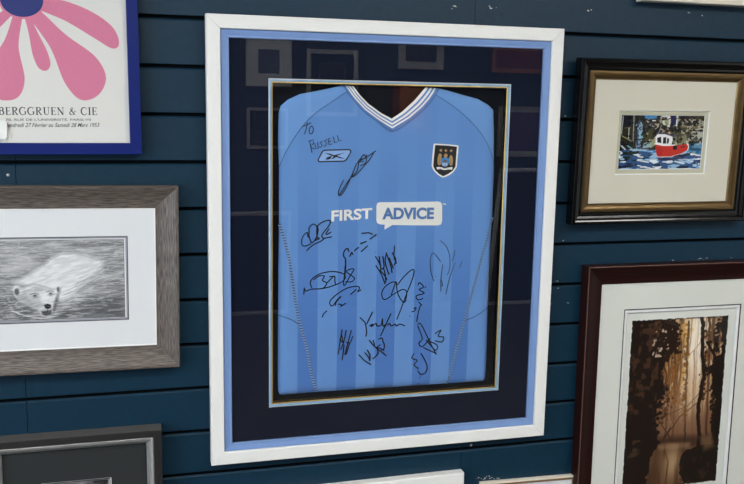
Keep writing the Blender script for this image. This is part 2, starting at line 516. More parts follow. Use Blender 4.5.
# pale blue fillet with a silver outer lip and a gold inner step round the window
def fillet(w, h, prof, name, m):
    obj(name, moulding(w, h, prof, cx=MX, cz=MZ), m, fs)
OW, OH = .5570, .7287
fillet(OW, OH, [(0, -.0145), (0, -.0185), (.0012, -.0190), (.0016, -.0185)], 'fillet_lip', M['silver_edge'])
fillet(OW, OH, [(.0017, -.0145), (.0017, -.0180), (.0035, -.0188), (.0052, -.0182), (.0060, -.0172), (.0060, -.0145)], 'fillet', M['blue_bevel'])
fillet(OW, OH, [(.0061, -.010), (.0061, -.0168), (.0078, -.0172), (.0090, -.0160), (.0092, -.010)], 'fillet_bead', M['gold_fillet'])
bm = bmesh.new()
OX, OZ = OW / 2 - .0092, OH / 2 - .0092
box(bm, MX - OX - .004, MX - OX, -.0150, -.0015, MZ - OZ, MZ + OZ); box(bm, MX + OX, MX + OX + .004, -.0150, -.0015, MZ - OZ, MZ + OZ)
box(bm, MX - OX - .004, MX + OX + .004, -.0150, -.0015, MZ - OZ - .004, MZ - OZ); box(bm, MX - OX - .004, MX + OX + .004, -.0150, -.0015, MZ + OZ, MZ + OZ + .004)
box(bm, MX - OX - .02, MX + OX + .02, -.0016, 0, MZ - OZ - .02, MZ + OZ + .02)
obj('shadow_box', bm, M['black_back'], fs, True)
obj('glass_pane', panel(-FW / 2 + .0298, FW / 2 - .0298, .0298, FH - .0298, -.0203, .0014), M['glass'], fs)

# --- the shirt: outlines in the frame's own plane, 0.1 mm units from its bottom centre
def LP(pts): return [(x * 1e-4, z * 1e-4) for x, z in pts]
OUTLINE = [(-1102,8407),(-1356,8342),(-1720,8261),(-2038,8200),(-2307,8076),(-2463,7942),(-2509,7788),(-2523,7212),(-2508,6725),(-2503,5911),(-2503,5249),(-2514,4356),(-2522,3221),(-2529,1947),(-2522,1547),(-2490,1469),(-2421,1450),(-1636,1458),(352,1446),(1856,1435),(2370,1438),(2487,1443),(2523,1503),(2537,1977),(2517,3213),(2513,4208),(2527,5093),(2538,5589),(2540,6549),(2502,7432),(2463,7926),(2332,8042),(2072,8168),(1667,8261),(1369,8333),(1119,8388)]
NECK_IN = [(-871,8395),(-703,8193),(-518,8017),(-225,7820),(25,7696),(257,7849),(541,8103),(801,8405)]
NECK_OUT = [(-1102,8407),(-962,8189),(-652,7858),(-318,7626),(24,7422),(456,7668),(762,7923),(930,8110),(1119,8388)]
RAGLAN_L = [(-1032,8209),(-1353,8048),(-1717,7799),(-1991,7528),(-2216,7214),(-2395,6903),(-2510,6630)]
RAGLAN_R = [(1025,8249),(1477,7981),(1838,7707),(2157,7383),(2374,7052),(2531,6688)]
STITCH_L = [(-2501,5382),(-2354,4880),(-2262,4415),(-2128,3511),(-2015,3010),(-1877,2502),(-1770,1895),(-1636,1470)]
STITCH_R = [(2542,5448),(2424,5000),(2285,4508),(2209,4194),(2034,3502),(1907,2979),(1746,2386),(1588,1684),(1522,1448)]
BRANCH_L = [(-2513,3323),(-2265,3231),(-2031,3081)]
BRANCH_R = [(1907,2979),(2177,3083),(2502,3262)]
SIGS = {
 'a':[[(-339,6988),(-559,6844),(-719,6746),(-776,6532),(-955,6337),(-1132,6065),(-1191,5987)],[(-399,6941),(-478,6805),(-597,6668),(-756,6493),(-875,6407),(-837,6571),(-759,6727),(-619,6758)],[(-720,6785),(-621,6902),(-591,6824),(-700,6797),(-752,6758)],[(-1075,6338),(-1153,6183),(-1192,6046),(-1131,6006),(-993,6220),(-837,6571)],[(-560,6902),(-578,6727),(-698,6649)]],
 'b':[[(-1867,5065),(-1886,5176),(-1933,5163),(-1979,5104),(-2015,4994),(-1996,4901),(-1912,4884),(-1801,4933)],[(-1840,5157),(-1850,5268),(-1803,5341),(-1738,5367),(-1682,5320),(-1644,5245),(-1662,5134),(-1689,5042),(-1727,4987)],[(-1858,5176),(-1830,5045),(-1782,4951),(-1727,4996),(-1680,5060),(-1615,5040),(-1717,4996)],[(-1671,5079),(-1672,5246),(-1645,5338),(-1543,5410),(-1412,5448),(-1364,5416),(-1410,5314),(-1522,5168),(-1559,5095),(-1521,5038)],[(-1391,5258),(-1456,5167),(-1446,5129),(-1343,5183)],[(-1903,4772),(-1763,4895),(-1577,4983),(-1483,5046),(-1323,5074)]],
 'c':[[(-644,5131),(-485,5144),(-382,5105)],[(-453,4993),(-295,5103)],[(-669,4893),(-525,4952)],[(-669,4905),(-539,4941)],[(-652,4714),(-494,4852)],[(-811,4733),(-754,4788),(-702,4815)],[(-916,4608),(-868,4706),(-847,4649)],[(-940,4722),(-964,4799),(-1041,4739),(-1054,4626),(-1010,4554),(-1007,4369),(-1020,4198)]],
 'd':[[(-315,4604),(-224,4458),(-178,4341)],[(-227,4602),(-177,4313)],[(-302,4389),(-175,4197),(-67,3947)],[(-139,4599),(-104,4339),(-191,4284),(-101,4166),(-24,4047)],[(-119,4339),(-71,4165),(-53,3990)],[(-52,4683),(-77,4453),(18,4161)],[(-52,4654),(58,4362),(91,4202)],[(9,4566),(71,4420),(118,4303)],[(136,4835),(127,4591),(190,4416)],[(80,4679),(173,4503),(132,4374)],[(-314,4693),(-308,4684)]],
 'e':[[(-1777,3926),(-1812,4041),(-1751,4152),(-1582,4244),(-1326,4284),(-1097,4242),(-1010,4153),(-1066,4055),(-1237,3976),(-1522,3902),(-1777,3898),(-1918,3861),(-1946,3933),(-1960,3778)],[(-1736,4109),(-1624,4189),(-1496,4185),(-1538,4087),(-1438,4026),(-1508,3915),(-1579,3904)],[(-1438,4026),(-1268,4177),(-1253,4076),(-1237,3976)],[(-1382,4166),(-1268,4177)],[(-1019,4410),(-1025,4239),(-1051,3983),(-1007,3976),(-895,4177),(-810,4317),(-911,4321),(-982,4266),(-866,4176),(-793,4102),(-864,4033),(-1008,4039)]],
 'f':[[(-1531,3235),(-1503,3314),(-1426,3383)],[(-629,3837),(-715,3797),(-673,3882),(-746,3920),(-949,3893),(-1178,3773),(-1334,3637),(-1362,3552),(-1304,3492),(-1176,3644),(-1105,3699),(-1204,3588),(-1232,3489)],[(-1175,3529),(-1088,3511),(-1102,3468),(-987,3544)],[(-889,3733),(-745,3856)]],
 'g':[[(192,3986),(73,3976),(-73,3880),(-144,3737),(-112,3605),(-37,3593),(109,3683),(257,3765),(376,3804),(453,3727),(427,3537),(368,3511),(259,3662),(210,3839),(192,3986),(80,3684)],[(224,3912),(369,4096),(545,4250),(620,4233),(580,4030),(467,3741),(383,3510),(298,3278),(227,3099)]],
 'h':[[(1115,3961),(1032,4199),(1009,4463),(1064,4637),(1158,4561),(1268,4426)],[(1316,4366),(1282,4014),(1291,3718)],[(1282,4014),(1332,3864),(1287,3851)],[(1237,4923),(1378,4803),(1478,4566),(1494,4272),(1432,4097)],[(1613,4679),(1587,4533),(1544,4432)],[(1791,4424),(1735,4263)],[(1623,4385),(1496,4035),(1417,3638)],[(1133,4084),(1151,4072)]],
 'i':[[(-1069,2933),(-1112,2639),(-1155,2345)],[(-1083,2825),(-1050,2636),(-1128,2703)],[(-975,2912),(-1019,2665),(-1094,2451)],[(-1018,2572),(-1060,2198)],[(-851,2905),(-940,2567),(-999,2320)],[(-972,2631),(-878,2610),(-818,2763)],[(-878,2626),(-968,2334)]],
 'j':[[(-652,3191),(-541,3076),(-508,2981),(-489,2824),(-510,2731)],[(-356,3310),(-493,3027)],[(-429,2977),(-351,3020),(-382,2959),(-272,3031),(-240,2967),(-145,2994),(-116,3133),(-97,2960),(-18,3018)],[(88,3249),(-34,2988),(-156,2727)],[(-1,2970),(61,3014),(95,2950),(190,2992),(223,2943),(302,2986),(432,2938)]],
 'k':[[(-670,2315),(-526,2164),(-365,2053)],[(-529,2354),(-432,2238),(-399,2140)],[(-467,2413),(-401,2283),(-399,2140)],[(-336,2184),(-211,2303),(-230,2463)],[(-423,2647),(-310,2499),(-148,2363),(-2,2243)],[(-328,2642),(-294,2514)],[(-202,2650),(-123,2678),(-89,2581),(-55,2500),(-85,2375),(-134,2425),(-230,2463),(-152,2521)]],
 'l':[[(720,3893),(763,3950),(857,3843),(753,3788),(877,3695),(696,3644),(714,3554),(805,3550),(850,3578)],[(746,3494),(824,3416),(778,3404)],[(629,3337),(688,3363),(660,3291),(585,3265)],[(794,3403),(752,3257),(713,3021)],[(542,3178),(548,3160)],[(897,3853),(910,3823)]],
 'm':[[(740,2954),(826,2949),(1068,2489),(1221,2198)],[(741,2926),(863,2613),(781,2505),(869,2416),(1064,2601)],[(898,2386),(1220,2226)],[(950,2580),(1188,2313),(1243,2422),(1009,2548)],[(1176,2707),(1318,2784),(1265,2646),(1399,2611),(1356,2500),(1181,2538)]],
 'n':[[(673,2259),(619,2150),(746,2086),(681,1977),(798,1885)],[(845,2249),(997,1957),(973,1788),(859,1739),(771,1830)],[(827,1668),(839,1644)],[(802,1527),(814,1504)]],
 'to':[[(-1899,7596),(-1921,7463),(-1966,7342)],[(-2008,7502),(-1808,7593)],[(-1807,7522),(-1853,7463),(-1852,7374),(-1806,7352),(-1770,7419),(-1775,7495),(-1807,7522)]],
 'ru':[[(-1853,7205),(-1793,6939)],[(-1872,7186),(-1775,7225),(-1755,7149),(-1832,7072),(-1735,7015)],[(-1735,7149),(-1715,7034),(-1656,7035),(-1669,7168)],[(-1560,7188),(-1618,7169),(-1567,7111),(-1598,7054),(-1637,7073)],[(-1462,7227),(-1520,7200),(-1473,7150),(-1488,7081),(-1539,7092)],[(-1383,7258),(-1434,7246),(-1409,7112),(-1343,7132)],[(-1422,7181),(-1371,7197)],[(-1317,7297),(-1292,7159),(-1225,7182)],[(-1226,7324),(-1197,7198),(-1134,7221)]],
}
CREST = {
 'edge':[(1006,7155),(1312,7140),(1617,7116),(1607,6909),(1590,6618),(1510,6504),(1402,6427),(1260,6374),(1137,6437),(1035,6533),(973,6640),(987,6908)],
 'field':[(1046,7122),(1313,7111),(1574,7085),(1564,6868),(1555,6629),(1487,6531),(1379,6463),(1263,6411),(1158,6466),(1068,6547),(1014,6645),(1025,6867)],
 'wl':[(1165,6940),(1127,6888),(1108,6795),(1116,6692),(1152,6657),(1195,6681),(1210,6754),(1201,6836),(1215,6888)],
 'wr':[(1426,6905),(1476,6857),(1490,6764),(1478,6671),(1434,6650),(1404,6691),(1402,6764),(1393,6837)],
 'head':[(1265,6892),(1293,6929),(1337,6919),(1354,6878),(1333,6837),(1267,6837)],
 'sh':[(1202,6822),(1300,6843),(1393,6816),(1403,6739),(1371,6681),(1296,6636),(1229,6671),(1193,6739)],
 'low':[(1194,6712),(1293,6727),(1393,6702),(1361,6660),(1296,6623),(1229,6657)],
 'ship':[(1241,6772),(1291,6793),(1342,6772),(1334,6739),(1259,6739)],
 'ban':[(1088,6615),(1153,6628),(1286,6594),(1418,6615),(1484,6623),(1468,6556),(1386,6567),(1287,6553),(1188,6574),(1111,6566)],
 's0':[(1184,7043),(1173,7016),(1143,7014),(1166,6996),(1160,6968),(1186,6983),(1212,6968),(1204,6996),(1226,7014),(1196,7016)],
 's1':[(1305,7037),(1294,7011),(1264,7008),(1287,6990),(1281,6962),(1307,6977),(1333,6962),(1325,6990),(1347,7008),(1317,7011)],
 's2':[(1437,7033),(1426,7007),(1396,7004),(1419,6986),(1413,6958),(1439,6973),(1465,6958),(1457,6986),(1480,7005),(1449,7007)],
 'w0':[(1238,6710),(1260,6710),(1258,6644),(1245,6644)],
 'w1':[(1282,6710),(1304,6710),(1302,6644),(1289,6644)],
 'w2':[(1326,6710),(1348,6710),(1346,6644),(1333,6644)],
}
BADGE_OUT = [(-1531,7008),(-944,7025),(-891,6979),(-1001,6785),(-1048,6743),(-1634,6728),(-1674,6774),(-1577,6966)]
BADGE_IN = [(-1519,6981),(-952,6998),(-927,6967),(-1025,6805),(-1061,6770),(-1623,6758),(-1643,6785),(-1550,6951)]
VEC_A = [(-1518,6935),(-1400,6924),(-1301,6889),(-1043,6948),(-1233,6874),(-1033,6805),(-1153,6820),(-1328,6866)]
VEC_B = [(-1497,6797),(-1439,6851),(-1340,6874),(-1379,6805),(-1446,6789)]
VEC_C = [(-1359,6808),(-1304,6859),(-1233,6859),(-1312,6808)]
BUBBLE = [(-310,5748),(-288,5815),(-223,5835),(462,5828),(1160,5833),(1229,5809),(1256,5737),(1267,5377),(1245,5303),(1178,5279),(620,5292),(75,5310),(-112,5206),(-105,5321),(-225,5332),(-284,5361),(-306,5430)]
OUTLINE, NECK_IN, NECK_OUT = LP(OUTLINE), LP(NECK_IN), LP(NECK_OUT)
RAGLAN_L, RAGLAN_R, STITCH_L, STITCH_R, BRANCH_L, BRANCH_R = map(LP, (RAGLAN_L, RAGLAN_R, STITCH_L, STITCH_R, BRANCH_L, BRANCH_R))
P_FULL = np.array(OUTLINE + NECK_IN[::-1])
_A, _B = P_FULL, np.roll(P_FULL, -1, 0)
def edge_dist(x, z):
    p = np.array((x, z)); ab = _B - _A
    t = np.clip(((p - _A) * ab).sum(1) / (ab * ab).sum(1), 0, 1)
    return float(np.sqrt((((_A + ab * t[:, None]) - p) ** 2).sum(1).min()))
def cloth(x, z):
    """height of the stuffed, slightly rumpled cloth above the backing (y grows away from the viewer)"""
    d = edge_dist(x, z)
    h = 0.0022 + 0.0072 * (1 - math.exp(-d / 0.007))
    w = 0.00032 * math.sin(x * 41 + z * 13 + 1.1) + 0.00026 * math.sin(x * 23 - z * 37 + 0.4) + 0.00018 * math.sin(x * 71 + z * 55)
    # shallow pull folds running up from the hem and in from the armpits
    w += 0.0005 * math.exp(-((x - .235 + (z - .3) * .18) / .012) ** 2) + 0.0004 * math.exp(-((x + .225 - (z - .3) * .12) / .012) ** 2)
    w += 0.0004 * math.exp(-((z - .60 - (x + .2) * .55) / .012) ** 2) * max(0, min(1, (-x - .10) * 12))
    return -0.0016 - h - w * min(1, d / 0.02)
def surface(poly, lift=0.0, step=0.006, skirt=False):
    bm = bmesh.new()
    a = sum(p[0] * q[1] - q[0] * p[1] for p, q in zip(poly, poly[1:] + poly[:1]))
    if a < 0: poly = poly[::-1]
    f = bm.faces.new([bm.verts.new((p[0], 0, p[1])) for p in poly])
    f.normal_update()
    bmesh.ops.triangulate(bm, faces=[f])
    xs = [p[0] for p in poly]; zs = [p[1] for p in poly]
    for ax, lo, hi in ((0, min(xs), max(xs)), (2, min(zs), max(zs))):
        n = int((hi - lo) / step)
        for i in range(1, n):
            c = [0, 0, 0]; c[ax] = lo + (hi - lo) * i / n
            nn = [0, 0, 0]; nn[ax] = 1
            bmesh.ops.bisect_plane(bm, geom=bm.verts[:] + bm.edges[:] + bm.faces[:], plane_co=c, plane_no=nn)
    bmesh.ops.remove_doubles(bm, verts=bm.verts[:], dist=1e-6)
    for v in bm.verts: v.co.y = cloth(v.co.x, v.co.z) - lift
    if skirt:
        be = [e for e in bm.edges if len(e.link_faces) == 1 and all(edge_dist(v.co.x, v.co.z) < .0006 for v in e.verts)]
        r = bmesh.ops.extrude_edge_only(bm, edges=be)
        for g in r['geom']:
            if isinstance(g, bmesh.types.BMVert): g.co.y = -0.0016
    return bm
STRIPE_X0 = -.1183
M['shirt'] = shirt_mat('sky_blue_shirt', (103, 148, 209), (79, 124, 193), True)
M['shirt_plain'] = shirt_mat('sky_blue_sleeve', (113, 158, 216), (0, 0, 0), False)
M['shirt_side'] = shirt_mat('sky_blue_side', (104, 148, 207), (0, 0, 0), False)
_n = lambda a, b, t: (a[0] + (b[0] - a[0]) * t, a[1] + (b[1] - a[1]) * t)
nl = _n(NECK_OUT[0], NECK_OUT[1], .6)             # where the raglan seams leave the collar
RAGLAN_R[0] = nr = _n(NECK_OUT[7], NECK_OUT[8], .5)
RAGLAN_L[0] = nl
iL = next(i for i, p in enumerate(OUTLINE) if i > 4 and p[1] < RAGLAN_L[-1][1])
iLs = next(i for i, p in enumerate(OUTLINE) if i > 4 and p[1] < STITCH_L[0][1])
iB = max(i for i, p in enumerate(OUTLINE) if p[1] < .18 and p[0] < -.2)           # bottom left corner
iBr = next(i for i, p in enumerate(OUTLINE) if i > iB and p[0] > .22)             # bottom right corner
iR = next(i for i, p in enumerate(OUTLINE) if i > iBr and p[1] > STITCH_R[0][1])
iRr = next(i for i, p in enumerate(OUTLINE) if i > iBr and p[1] > RAGLAN_R[-1][1])
RAGLAN_L[-1] = (OUTLINE[iL][0] + .0001, RAGLAN_L[-1][1])
torso = ([nl] + NECK_OUT[1:-1][:7] + [nr] + RAGLAN_R[1:] + OUTLINE[iR:iRr][::-1] + STITCH_R
         + [p for p in OUTLINE[iB + 1:iBr][::-1] if STITCH_L[-1][0] + .004 < p[0] < STITCH_R[-1][0] - .004] + STITCH_L[::-1] + OUTLINE[iL:iLs][::-1] + RAGLAN_L[::-1][:-1])
shirt = obj('shirt', surface(torso, skirt=True), M['shirt'], fs, smooth=True, label='sky blue striped football shirt covered in black signatures')
sl = OUTLINE[:iL] + RAGLAN_L[::-1] + []
sr = OUTLINE[iRr:] + RAGLAN_R
obj('sleeve', surface(sl, skirt=True), M['shirt_plain'], shirt, smooth=True)
obj('sleeve', surface(sr, skirt=True), M['shirt_plain'], shirt, smooth=True)
pl = OUTLINE[iLs:iB + 1] + [STITCH_L[-1]] + STITCH_L[::-1][1:]
pr = [STITCH_R[-1]] + OUTLINE[iBr:iR] + STITCH_R[:-1]
obj('side_panel', surface(pl, skirt=True), M['shirt'], shirt, smooth=True)
obj('side_panel', surface(pr, skirt=True), M['shirt'], shirt, smooth=True)

# collar: three white stripes in a blue knitted V
def resample(pts, n):
    P = np.array(pts); d = np.r_[0, np.cumsum(np.hypot(*np.diff(P, axis=0).T))]
    t = np.linspace(0, d[-1], n)
    return np.c_[np.interp(t, d, P[:, 0]), np.interp(t, d, P[:, 1])]
def half_pair(i_in, i_out, n=28):
    return resample(i_in, n), resample(i_out, n)
li, lo = half_pair(NECK_IN[:5], NECK_OUT[:5]); ri, ro = half_pair(NECK_IN[4:], NECK_OUT[4:])
IN, OUT_ = np.r_[li, ri[1:]], np.r_[lo, ro[1:]]
bm = bmesh.new()
fr_ = [0, .03, .20, .22, .32, .34, .49, .51, .61, .63, .77, .79, 1.0]
mi_ = [0 if (f0 < .20 or .33 < f0 < .50 or .62 < f0 < .77) else 1 for f0 in fr_[:-1]]
rows = []
for a, b in zip(IN, OUT_):
    row = []
    for f in fr_:
        p = a + (b - a) * f
        rib = 0.0006 if not (f in (.22, .32, .51, .61)) else 0.0003
        row.append(bm.verts.new((p[0], cloth(*p) - 0.0013 - rib, p[1])))
    rows.append(row)
for r0, r1 in zip(rows, rows[1:]):
    for k in range(len(fr_) - 1):
        bm.faces.new((r0[k], r0[k + 1], r1[k + 1], r1[k])).material_index = mi_[k]
for f in bm.faces:
    f.normal_update()
    if f.normal.y > 0: f.normal_flip()
obj('collar', bm, [M['shirt_white'], M['shirt_knit']], shirt, smooth=True, label='blue V-neck collar with three white stripes')

# seams and dashed stitching
def seam(pts, name, w, dash=None, lift=.0010):
    bm = bmesh.new()
    C = catmull(pts, .0015)
    if not dash:
        ribbon(bm, C, w, -lift, cloth, smooth_curve=False)
    else:
        ribbon(bm, C, w * 2.1, -.0010, cloth, 1, False)
        C = resample(C, int(sum(np.hypot(*(b - a)) for a, b in zip(C, C[1:])) / dash))
        for a, b in zip(C, C[1:]):
            d = b - a; n = np.array((-d[1], d[0])); n = n / (np.hypot(*n) or 1)
            ribbon(bm, [a - n * w, a + d * .35 + n * w], .0024, -.0014, cloth, smooth_curve=False)
    return obj(name, bm, [M['seam'], mat('pale_seam_tape', (124, 156, 198), .8)], shirt)
seam(NECK_OUT, 'seam', .0010, lift=.0024); seam(RAGLAN_L, 'seam', .0012); seam(RAGLAN_R, 'seam', .0012)
for s in (STITCH_L, STITCH_R): seam(s, 'stitching', .0030, .0062)
for s in (BRANCH_L, BRANCH_R): seam(s, 'seam', .0018)

# sponsor lettering
bm = fit_text(text_bm('FIRST', offset=.030), -.1345, -.0407, .5415, .5664, -.0012, .05, cloth)
obj('sponsor_lettering', bm, M['shirt_white'], shirt, label='white FIRST lettering')
bub = obj('sponsor_bubble', surface(LP(BUBBLE), .0010, .008), M['shirt_white'], shirt, smooth=True, label='white speech bubble reading ADVICE')
bm = fit_text(text_bm('ADVICE', offset=.042), -.0171, .1062, .5440, .5713, -.0020, -.012, cloth)
obj('sponsor_lettering', bm, M['letter_blue'], shirt, label='blue ADVICE lettering')
bm = fit_text(text_bm('TM', offset=.03), -.0 + .1262, .1345, .5748, .5790, -.0012, 0, cloth)
obj('sponsor_lettering', bm, M['shirt_white'], shirt)

# maker's badge
bm = bmesh.new()
BO, BI = LP(BADGE_OUT), LP(BADGE_IN)
def round_poly(P, r, n=4):
    out = []
    for i in range(len(P)):
        a, b, c = np.array(P[i - 1]), np.array(P[i]), np.array(P[(i + 1) % len(P)])
        ra = min(r, np.hypot(*(a - b)) / 2.2); rc = min(r, np.hypot(*(c - b)) / 2.2)
        p, q = b + (a - b) / np.hypot(*(a - b)) * ra, b + (c - b) / np.hypot(*(c - b)) * rc
        for k in range(n + 1):
            t = k / n
            out.append(tuple((1 - t) ** 2 * p + 2 * t * (1 - t) * b + t * t * q))
    return out
flat_poly(bm, round_poly(BO, .004), -.0005, 0, cloth)
flat_poly(bm, round_poly(BI, .004), -.0008, 1, cloth)
for v in (VEC_A, VEC_B, VEC_C): flat_poly(bm, LP(v), -.0011, 0, cloth)
obj('maker_badge', bm, [M['crest_black'], mat('badge_pale_blue', (140, 176, 226), .7)], shirt, label='outlined slanted maker badge')

# club crest
bm = bmesh.new()
K = {k: LP(v) for k, v in CREST.items()}
flat_poly(bm, round_poly(K['edge'], .004), -.0005, 0, cloth)
flat_poly(bm, K['field'], -.0008, 1, cloth)
for k in ('wl', 'wr', 'head', 's0', 's1', 's2'): flat_poly(bm, K[k], -.0011, 2, cloth)
flat_poly(bm, K['low'], -.0011, 4, cloth); flat_poly(bm, K['sh'], -.0012, 3, cloth)
for k in ('w0', 'w1', 'w2'): flat_poly(bm, K[k], -.0014, 0, cloth)
flat_poly(bm, K['ship'], -.0015, 5, cloth); flat_poly(bm, K['ban'], -.0016, 0, cloth)
# feather lines on the wings and letters on the scroll
for k, s in (('wl', 1), ('wr', -1)):
    c = np.mean(K[k], axis=0)
    for j in range(4): ribbon(bm, [(c[0] - .0012, c[1] + .004 - j * .0034), (c[0] + .0012, c[1] + .0032 - j * .0034)], .0006, -.0013, cloth, 1, False)
for j in range(9):
    bx = [p[0] for p in K['ban']]; x = min(bx) + (max(bx) - min(bx)) * (.14 + .09 * j); z = np.mean([p[1] for p in K['ban']]) - .0008 * abs(j - 4) / 4
    ribbon(bm, [(x, z + .0011), (x + .0006, z - .0012)], .0008, -.0018, cloth, 1, False)
obj('club_crest', bm, [M['shirt_white'], M['crest_black'], M['crest_gold'], M['crest_blue'], M['shirt_plain'], M['crest_ship']], shirt,
    label='black shield crest with gold eagle and three stars')

# round tonal watermark woven in the chest
bm = bmesh.new()
wc = (.0021, .6512)
for r in (.0275, .0215): ribbon(bm, [(wc[0] + r * math.cos(a * PI / 24), wc[1] + r * math.sin(a * PI / 24)) for a in range(49)], .0015, -.0009, cloth, 0, False)
for j in range(8): ribbon(bm, [(wc[0] + q_ * math.cos(j * PI / 4), wc[1] + q_ * math.sin(j * PI / 4)) for q_ in (.004, .021)], .0014, -.0009, cloth, 0, False)
obj('woven_emblem', bm, M['shirt_side'], shirt)

# marker pen signatures, each one an object
for key, strokes in SIGS.items():
    bm = bmesh.new()
    thin = key == 'h'
    wd = .0017 if thin else {'b': .0025, 'g': .0024, 'e': .0023, 'c': .0029, 'd': .0027, 'j': .0027, 'k': .0028, 'i': .0027, 'to': .0018, 'ru': .0016, 'a': .0022}.get(key, .0025)
    for s in strokes: ribbon(bm, LP(s), wd, -.0012, cloth, smooth_curve=key not in ('ru',))
    if key == 'to' or key == 'ru':
        obj('dedication', bm, M['ink'], shirt, label='handwritten ' + ('TO' if key == 'to' else 'RUSSELL'))
    else:
        obj('signature', bm, M['thin_ink'] if thin else M['ink'], shirt)

# ------------------------------------------------------------------ painted pictures (colours of a print stored per vertex of its sheet)
class Canvas:
    def __init__(s, nx, ny, base):
        s.nx, s.ny = nx, ny
        s.X, s.Y = np.meshgrid((np.arange(nx) + .5) / nx, (np.arange(ny) + .5) / ny)     # x right, y down, 0..1
        s.c = np.zeros((ny, nx, 3)); s.c[:] = np.array(base, float)
    def noise(s, fx, fy, seed, octv=4, shear=0.0, U=None, V=None):
        rs = np.random.RandomState(seed); out = np.zeros_like(s.X); amp = 1; tot = 0
        u0 = s.X if U is None else U; v0 = s.Y if V is None else V
        for o in range(octv):
            g = rs.rand(97, 97)
            u = (u0 + shear * v0) * fx * 2 ** o + 7.3 * o; v = (v0) * fy * 2 ** o + 3.1 * o
            iu, iv = np.floor(u).astype(int), np.floor(v).astype(int); fu, fv = u - iu, v - iv
            fu, fv = fu * fu * (3 - 2 * fu), fv * fv * (3 - 2 * fv)
            G = lambda a, b: g[b % 97, a % 97]
            out += amp * ((G(iu, iv) * (1 - fu) + G(iu + 1, iv) * fu) * (1 - fv) + (G(iu, iv + 1) * (1 - fu) + G(iu + 1, iv + 1) * fu) * fv)
            tot += amp; amp *= .5
        return out / tot
    def mix(s, col, a):
        a = np.clip(a, 0, 1)[..., None]; col = np.array(col, float)
        s.c = s.c * (1 - a) + col * a
    def inside(s, pts, jx=0, jy=0):
        x, y = s.X + jx, s.Y + jy; r = np.zeros(x.shape, bool)
        for (x1, y1), (x2, y2) in zip(pts, pts[1:] + pts[:1]):
            if y1 == y2: continue
            r ^= ((y1 > y) != (y2 > y)) & (x < (x2 - x1) * (y - y1) / (y2 - y1) + x1)
        return r
    def poly(s, pts, col, a=1.0, soft=0.0, rough=None):
        jx, jy = (0, 0) if rough is None else ((s.noise(rough[1], rough[1], 11, 3) - .5) * rough[0], (s.noise(rough[1], rough[1], 23, 3) - .5) * rough[0])
        if soft:
            m = np.clip(.5 - s.sdist(pts) / soft, 0, 1)
        else: m = s.inside(pts, jx, jy).astype(float)
        s.mix(col, m * a); return m
    def sdist(s, pts):
        d = s.segd(pts + pts[:1]); return np.where(s.inside(pts), -d, d)
    def segd(s, pts, jx=0):
        asp = s.ny / s.nx; d = np.full(s.X.shape, 9.0); X = s.X + jx
        for (x1, y1), (x2, y2) in zip(pts, pts[1:]):
            ax, ay, bx, by = x1, y1 * asp, x2, y2 * asp
            vx, vy = bx - ax, by - ay; L = vx * vx + vy * vy or 1e-9
            t = np.clip(((X - ax) * vx + (s.Y * asp - ay) * vy) / L, 0, 1)
            d = np.minimum(d, np.hypot(X - ax - t * vx, s.Y * asp - ay - t * vy))
        return d
    def line(s, pts, w, col, a=1.0, soft=.5, jx=0):
        d = s.segd(pts, jx); s.mix(col, np.clip((w / 2 - d) / (w * soft / 2 + 1e-6) , 0, 1) * a)
    def ell(s, cx, cy, rx, ry, col, a=1.0, soft=.2):
        d = np.hypot((s.X - cx) / rx, (s.Y - cy) / ry); s.mix(col, np.clip((1 - d) / soft, 0, 1) * a)
    def sheet(s, x0, x1, z0, z1, y, name, parent, label=None):
        nx, ny = s.nx, s.ny
        xs = np.linspace(x0, x1, nx); zs = np.linspace(z1, z0, ny)
        co = np.zeros((ny, nx, 3)); co[..., 0] = xs[None]; co[..., 1] = y; co[..., 2] = zs[:, None]
        i = np.arange(nx * ny).reshape(ny, nx)
        f = np.stack([i[1:, :-1], i[1:, 1:], i[:-1, 1:], i[:-1, :-1]], -1).reshape(-1, 4)
        me = bpy.data.meshes.new(name)
        me.from_pydata(co.reshape(-1, 3).tolist(), [], f.tolist())
        at = me.color_attributes.new('ink', 'FLOAT_COLOR', 'POINT')
        c = np.clip(s.c, 0, 255) / 255
        l = np.where(c <= .04045, c / 12.92, ((c + .055) / 1.055) ** 2.4)
        at.data.foreach_set('color', np.concatenate([l, np.ones((ny, nx, 1))], -1).astype(np.float32).ravel())
        me.materials.append(M['ink_print'])
        o = bpy.data.objects.new(name, me); COL.objects.link(o); o.parent = parent
        if label: o['label'] = label
        return o

